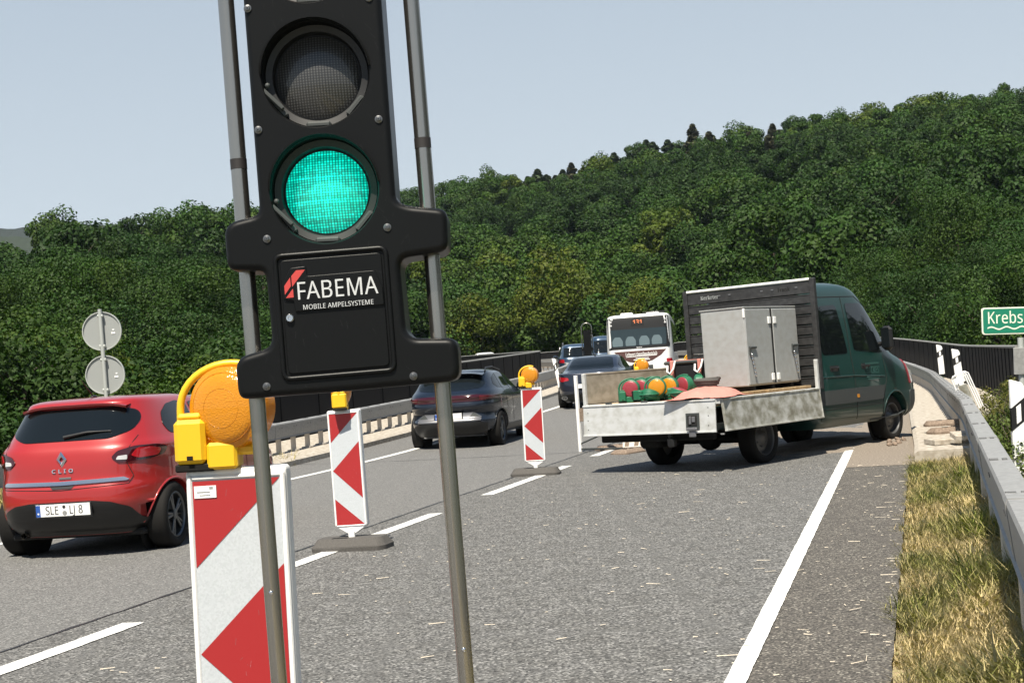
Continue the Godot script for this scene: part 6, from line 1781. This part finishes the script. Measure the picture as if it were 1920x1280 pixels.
func bed_load(l: Node3D) -> void:
	var place := func(called: String, p: Vector3, turn: float, label: String, category: String, group := "") -> Node3D:
		var o := thing(called, l.transform * p, 0.0, label, category, group)
		o.transform = l.transform * Transform3D(Basis(Vector3.UP, turn), p)
		return o
	# steel tool cabinet on runners
	var o: Node3D = place.call("steel_cabinet", Vector3(0.50, 0.925, -1.72), 0.02, "galvanised steel cabinet with chained double doors on the lorry bed", "cabinet")
	var mb := MB.new()
	for z in [-0.5, 0.0, 0.5]: mb.box(Vector3(0, 0.05, z), Vector3(0.62, 0.10, 0.08), 0.008)
	part("runner", mb, M.void, o)
	mb = MB.new(); mb.box(Vector3(0, 0.61, 0), Vector3(0.66, 1.02, 1.36), 0.012)
	mb.box(Vector3(0, 1.127, 0), Vector3(0.68, 0.016, 1.38), 0.004)
	part("carcass", mb, M.cabinet, o)
	for k in [[-0.352, "door"], [0.352, "door"]]:
		mb = MB.new(); mb.box(Vector3(0.338, 0.61, k[0]), Vector3(0.018, 0.98, 0.645), 0.006)
		var d := part("door", mb, M.cabinet, o)
		var hz: float = k[0] + (0.20 if k[0] > 0 else -0.22)
		mb = MB.new(); mb.box(Vector3(0.362, 0.60, hz), Vector3(0.03, 0.028, 0.16), 0.008); mb.box(Vector3(0.355, 0.56, hz + 0.07), Vector3(0.02, 0.12, 0.035), 0.006)
		part("handle", mb, M.trim_grey, d)
		mb = MB.new()
		for i in 11: mb.tube([Vector3(0.366 + 0.006 * (i % 2), 0.52 - i * 0.026, hz + 0.05 - 0.006 * i), Vector3(0.372, 0.50 - i * 0.026, hz + 0.065 - 0.006 * i - 0.02 * (i % 2)), Vector3(0.366, 0.49 - i * 0.026, hz + 0.048 - 0.006 * i)], 0.011, 5)
		part("chain", mb, M.chrome, d)
		for y in [0.95, 0.20]:
			mb = MB.new(); mb.box(Vector3(0.352, y, k[0] + (0.28 if k[0] < 0 else -0.28)), Vector3(0.02, 0.09, 0.06), 0.004)
			part("hinge", mb, M.frame_white, d)
	mb = MB.new(); mb.box(Vector3(0.336, 0.61, 0), Vector3(0.012, 0.98, 0.045), 0.0)
	part("door_gap", mb, M.void, o)
	mb = MB.new(); mb.box(Vector3(0.328, 1.05, 0.672), Vector3(0.03, 0.12, 0.03), 0.006)
	part("corner_fitting", mb, M.frame_white, o)
	# dark crate with red straps
	o = place.call("dark_crate", Vector3(-0.28, 0.925, -1.62), 0.1, "black plastic crate with red straps standing on the lorry bed", "crate")
	mb = MB.new(); mb.box(Vector3(0, 0.24, 0), Vector3(0.62, 0.48, 0.8), 0.05)
	part("box", mb, M.black, o)
	mb = MB.new(); mb.box(Vector3(0, 0.475, 0), Vector3(0.66, 0.05, 0.84), 0.02)
	part("lid", mb, M.trim_grey, o)
	for x in [-0.20, 0.22]:
		mb = MB.new(); mb.box(Vector3(x, 0.25, 0.0), Vector3(0.05, 0.515, 0.86), 0.01)
		part("strap", mb, M.pink, o)
		mb = MB.new(); mb.tube([Vector3(x - 0.06, 0.44, 0.42), Vector3(x - 0.05, 0.36, 0.46), Vector3(x, 0.33, 0.47), Vector3(x + 0.05, 0.40, 0.46), Vector3(x + 0.06, 0.5, 0.42)], 0.014, 8)
		part("carry_loop", mb, M.frame_white, o)
	# hand lamps: green cases with red or amber lenses
	var k := 0
	for e in [[-0.46, -0.22, 0.75, 0], [-0.465, -0.46, 0.65, 0], [-0.52, -0.80, 0.5, 0], [-0.03, -0.20, 0.85, 1], [0.0, -0.44, 0.7, 1], [0.03, -0.76, 0.2, 0], [0.08, -1.05, -0.6, 2]]:
		var lens: Material = [M.lens_red, M.lens_amber, M.lamp_green][e[3]]
		var words: String = ["red lens, at the tailgate end of the row", "red lens, second in the row", "red lens, behind the second one", "amber lens, in front of the other amber lamp", "amber lens, behind its twin", "dark red lens, next to the crate", "its back turned, against the crate"][k]
		o = place.call("hand_lamp", Vector3(e[0], 0.93, e[1]), e[2], "green hand warning lamp with %s" % words, "warning lamp", "green hand lamps on the lorry bed")
		o.scale = Vector3.ONE * 1.05
		lamp(o, M.lamp_green, lens)
		k += 1
	for e in [[-0.24, -0.14, 1.4], [0.24, -0.36, 0.4]]:
		o = place.call("hand_lamp", Vector3(e[0], 1.02, e[1]), e[2], "green hand warning lamp lying on its side among the others", "warning lamp", "green hand lamps lying down")
		o.rotate_object_local(Vector3.RIGHT, PI / 2)
		lamp(o, M.lamp_green, M.lens_red if e[0] > 0 else M.lamp_green)
	# tarpaulin heap, hose coil, boards
	o = place.call("plastic_sheet", Vector3(0.62, 0.93, -0.42), 0.2, "crumpled pink plastic sheeting on the lorry bed beside the lamps", "sheet")
	var nz := FastNoiseLite.new(); nz.seed = 3; nz.frequency = 1.8
	mb = MB.new()
	var hf := func(i: int, j: int) -> Vector3:
		var x := -0.42 + i * 0.042; var z := -0.52 + j * 0.052
		var e := maxf(0.0, 1.0 - Vector2(x / 0.44, z / 0.55).length())
		return Vector3(x, e * 0.13 + (0.5 + 0.5 * nz.get_noise_2d(x, z)) * 0.08 * minf(1.0, e * 4.0) + 0.004, z)
	for i in 20:
		for j in 20: mb.quad(hf.call(i, j), hf.call(i + 1, j), hf.call(i + 1, j + 1), hf.call(i, j + 1), Vector3.UP)
	part("sheet", mb, M.pink, o)
	o = place.call("hose_coil", Vector3(0.60, 1.06, -0.45), 0.0, "dark ribbed hose coiled on the pink sheeting", "hose")
	mb = MB.new()
	var coil: Array = []
	for i in 64: coil.append(Vector3(cos(i * 0.3) * (0.13 + 0.0006 * i), 0.02 + i * 0.0014, sin(i * 0.3) * (0.10 + 0.0006 * i)))
	mb.tube(coil, 0.022, 7)
	part("hose", mb, M.foot, o)
	for e in [[0.88, -1.2, 0.02], [0.93, -1.85, -0.01]]:
		o = place.call("wooden_batten", Vector3(e[0], 0.928, e[1]), e[2], "flat wooden batten lying along the lorry bed's right edge", "batten", "battens at the right edge of the lorry bed")
		mb = MB.new(); mb.box(Vector3(0, 0.02, 0), Vector3(0.10, 0.035, 1.1), 0.004)
		part("batten_wood", mb, M.wood, o)
	# frame lying against the bed's left side and the works' blocks on the road behind the lorry
	o = thing("barrier_stand", Vector3(1.02, 0.01, -24.1), -0.75, "white steel barrier stand upright behind the lorry's rear corner", "barrier")
	mb = MB.new(); mb.box(Vector3(0, 0.64, 0), Vector3(0.055, 1.28, 0.05), 0.006)
	part("upright", mb, M.frame_white, o)
	mb = MB.new(); mb.box(Vector3(0.45, 0.05, 0.0), Vector3(0.9, 0.03, 0.03), 0.004); mb.tube([Vector3(0.02, 0.14, 0), Vector3(0.85, 0.40, 0)], 0.014, 6)
	part("brace", mb, M.trim_grey, o)
	mb = MB.new(); mb.box(Vector3(0.40, 0.62, -0.01), Vector3(0.75, 0.22, 0.02), 0.004)
	part("board", mb, M.foot_brown, o)
	rubber_foot("rubber_foot", Vector3(1.72, 0.0, -22.9), 0.9, 0.75, "brown rubber foot block on the road beneath the lorry's tailgate, nearer the wheel")
	rubber_foot("rubber_foot", Vector3(1.62, 0.0, -24.2), 0.4, 0.85, "brown rubber foot block on the road beneath the lorry's tailgate, beside the white stand")
	o = thing("striped_board", Vector3(2.15, 0.04, -23.6), -0.3, "striped barrier board lying on edge on the road under the lorry", "barrier board")
	mb = MB.new(); mb.box(Vector3(0, 0.14, 0), Vector3(0.95, 0.26, 0.03), 0.005)
	part("board", mb, M.post, o)
	for i in 6:
		mb = MB.new(); mb.slab(V2([-0.44 + i * 0.16, 0.03, -0.37 + i * 0.16, 0.03, -0.34 + i * 0.16, 0.25, -0.41 + i * 0.16, 0.25]), 0.0, 0.018, 0.001)
		part("stripe", mb, M.foot_brown, o)
	o.rotation.x = -0.35

func _ready() -> void:
	view_and_light()
	materials()
	terrain()
	road()
	guard_rail(0.76, -6.0, 150.0, 4.3, [[-5.0, 18.6, 2.0, -0.10], [18.9, 62.0, 0.66, 0.14], [62.0, 150.0, 2.0, 0.14]], "galvanised box-beam guard rail along the right side of the road", -1.0)
	guard_rail(-11.0, -6.0, 150.0, 4.3, [[-5.0, 20.0, 1.33, -0.10], [20.2, 62.0, 0.66, 0.13], [62.0, 150.0, 2.0, 0.13]], "galvanised box-beam guard rail along the left side of the road", 1.0)
	panel_fence(-12.2, 21.0, 160.0, 2.0, 1.27, "black panelled parapet along the left edge of the bridge")
	panel_fence(2.0, 26.5, 160.0, 1.0, 1.25, "black panelled parapet along the right edge of the bridge")
	woods()
	bushes()
	grass()
	signs()
	lorry()
	city_bus()
	dark_saloon()
	small_far_car("blue_estate_car", Vector3(2.95, 0.93, -66.0), -heading(68.0), M.blue_paint, "dark blue estate car with roof rails ahead of the saloon", 1.3)
	small_far_car("blue_van", Vector3(4.9, 1.12, -75.0), -heading(76.0), M.blue_paint, "dark blue tall van left of the bus", 1.9)
	var wc := PT(119.0, -5.4)
	small_far_car("white_car", wc, PI - heading(121.0) - 0.3, M.white_paint, "white car approaching on the far bend behind the bridge parapet", 1.0, true)
	grey_suv()
	red_hatchback()
	signals_and_boards()
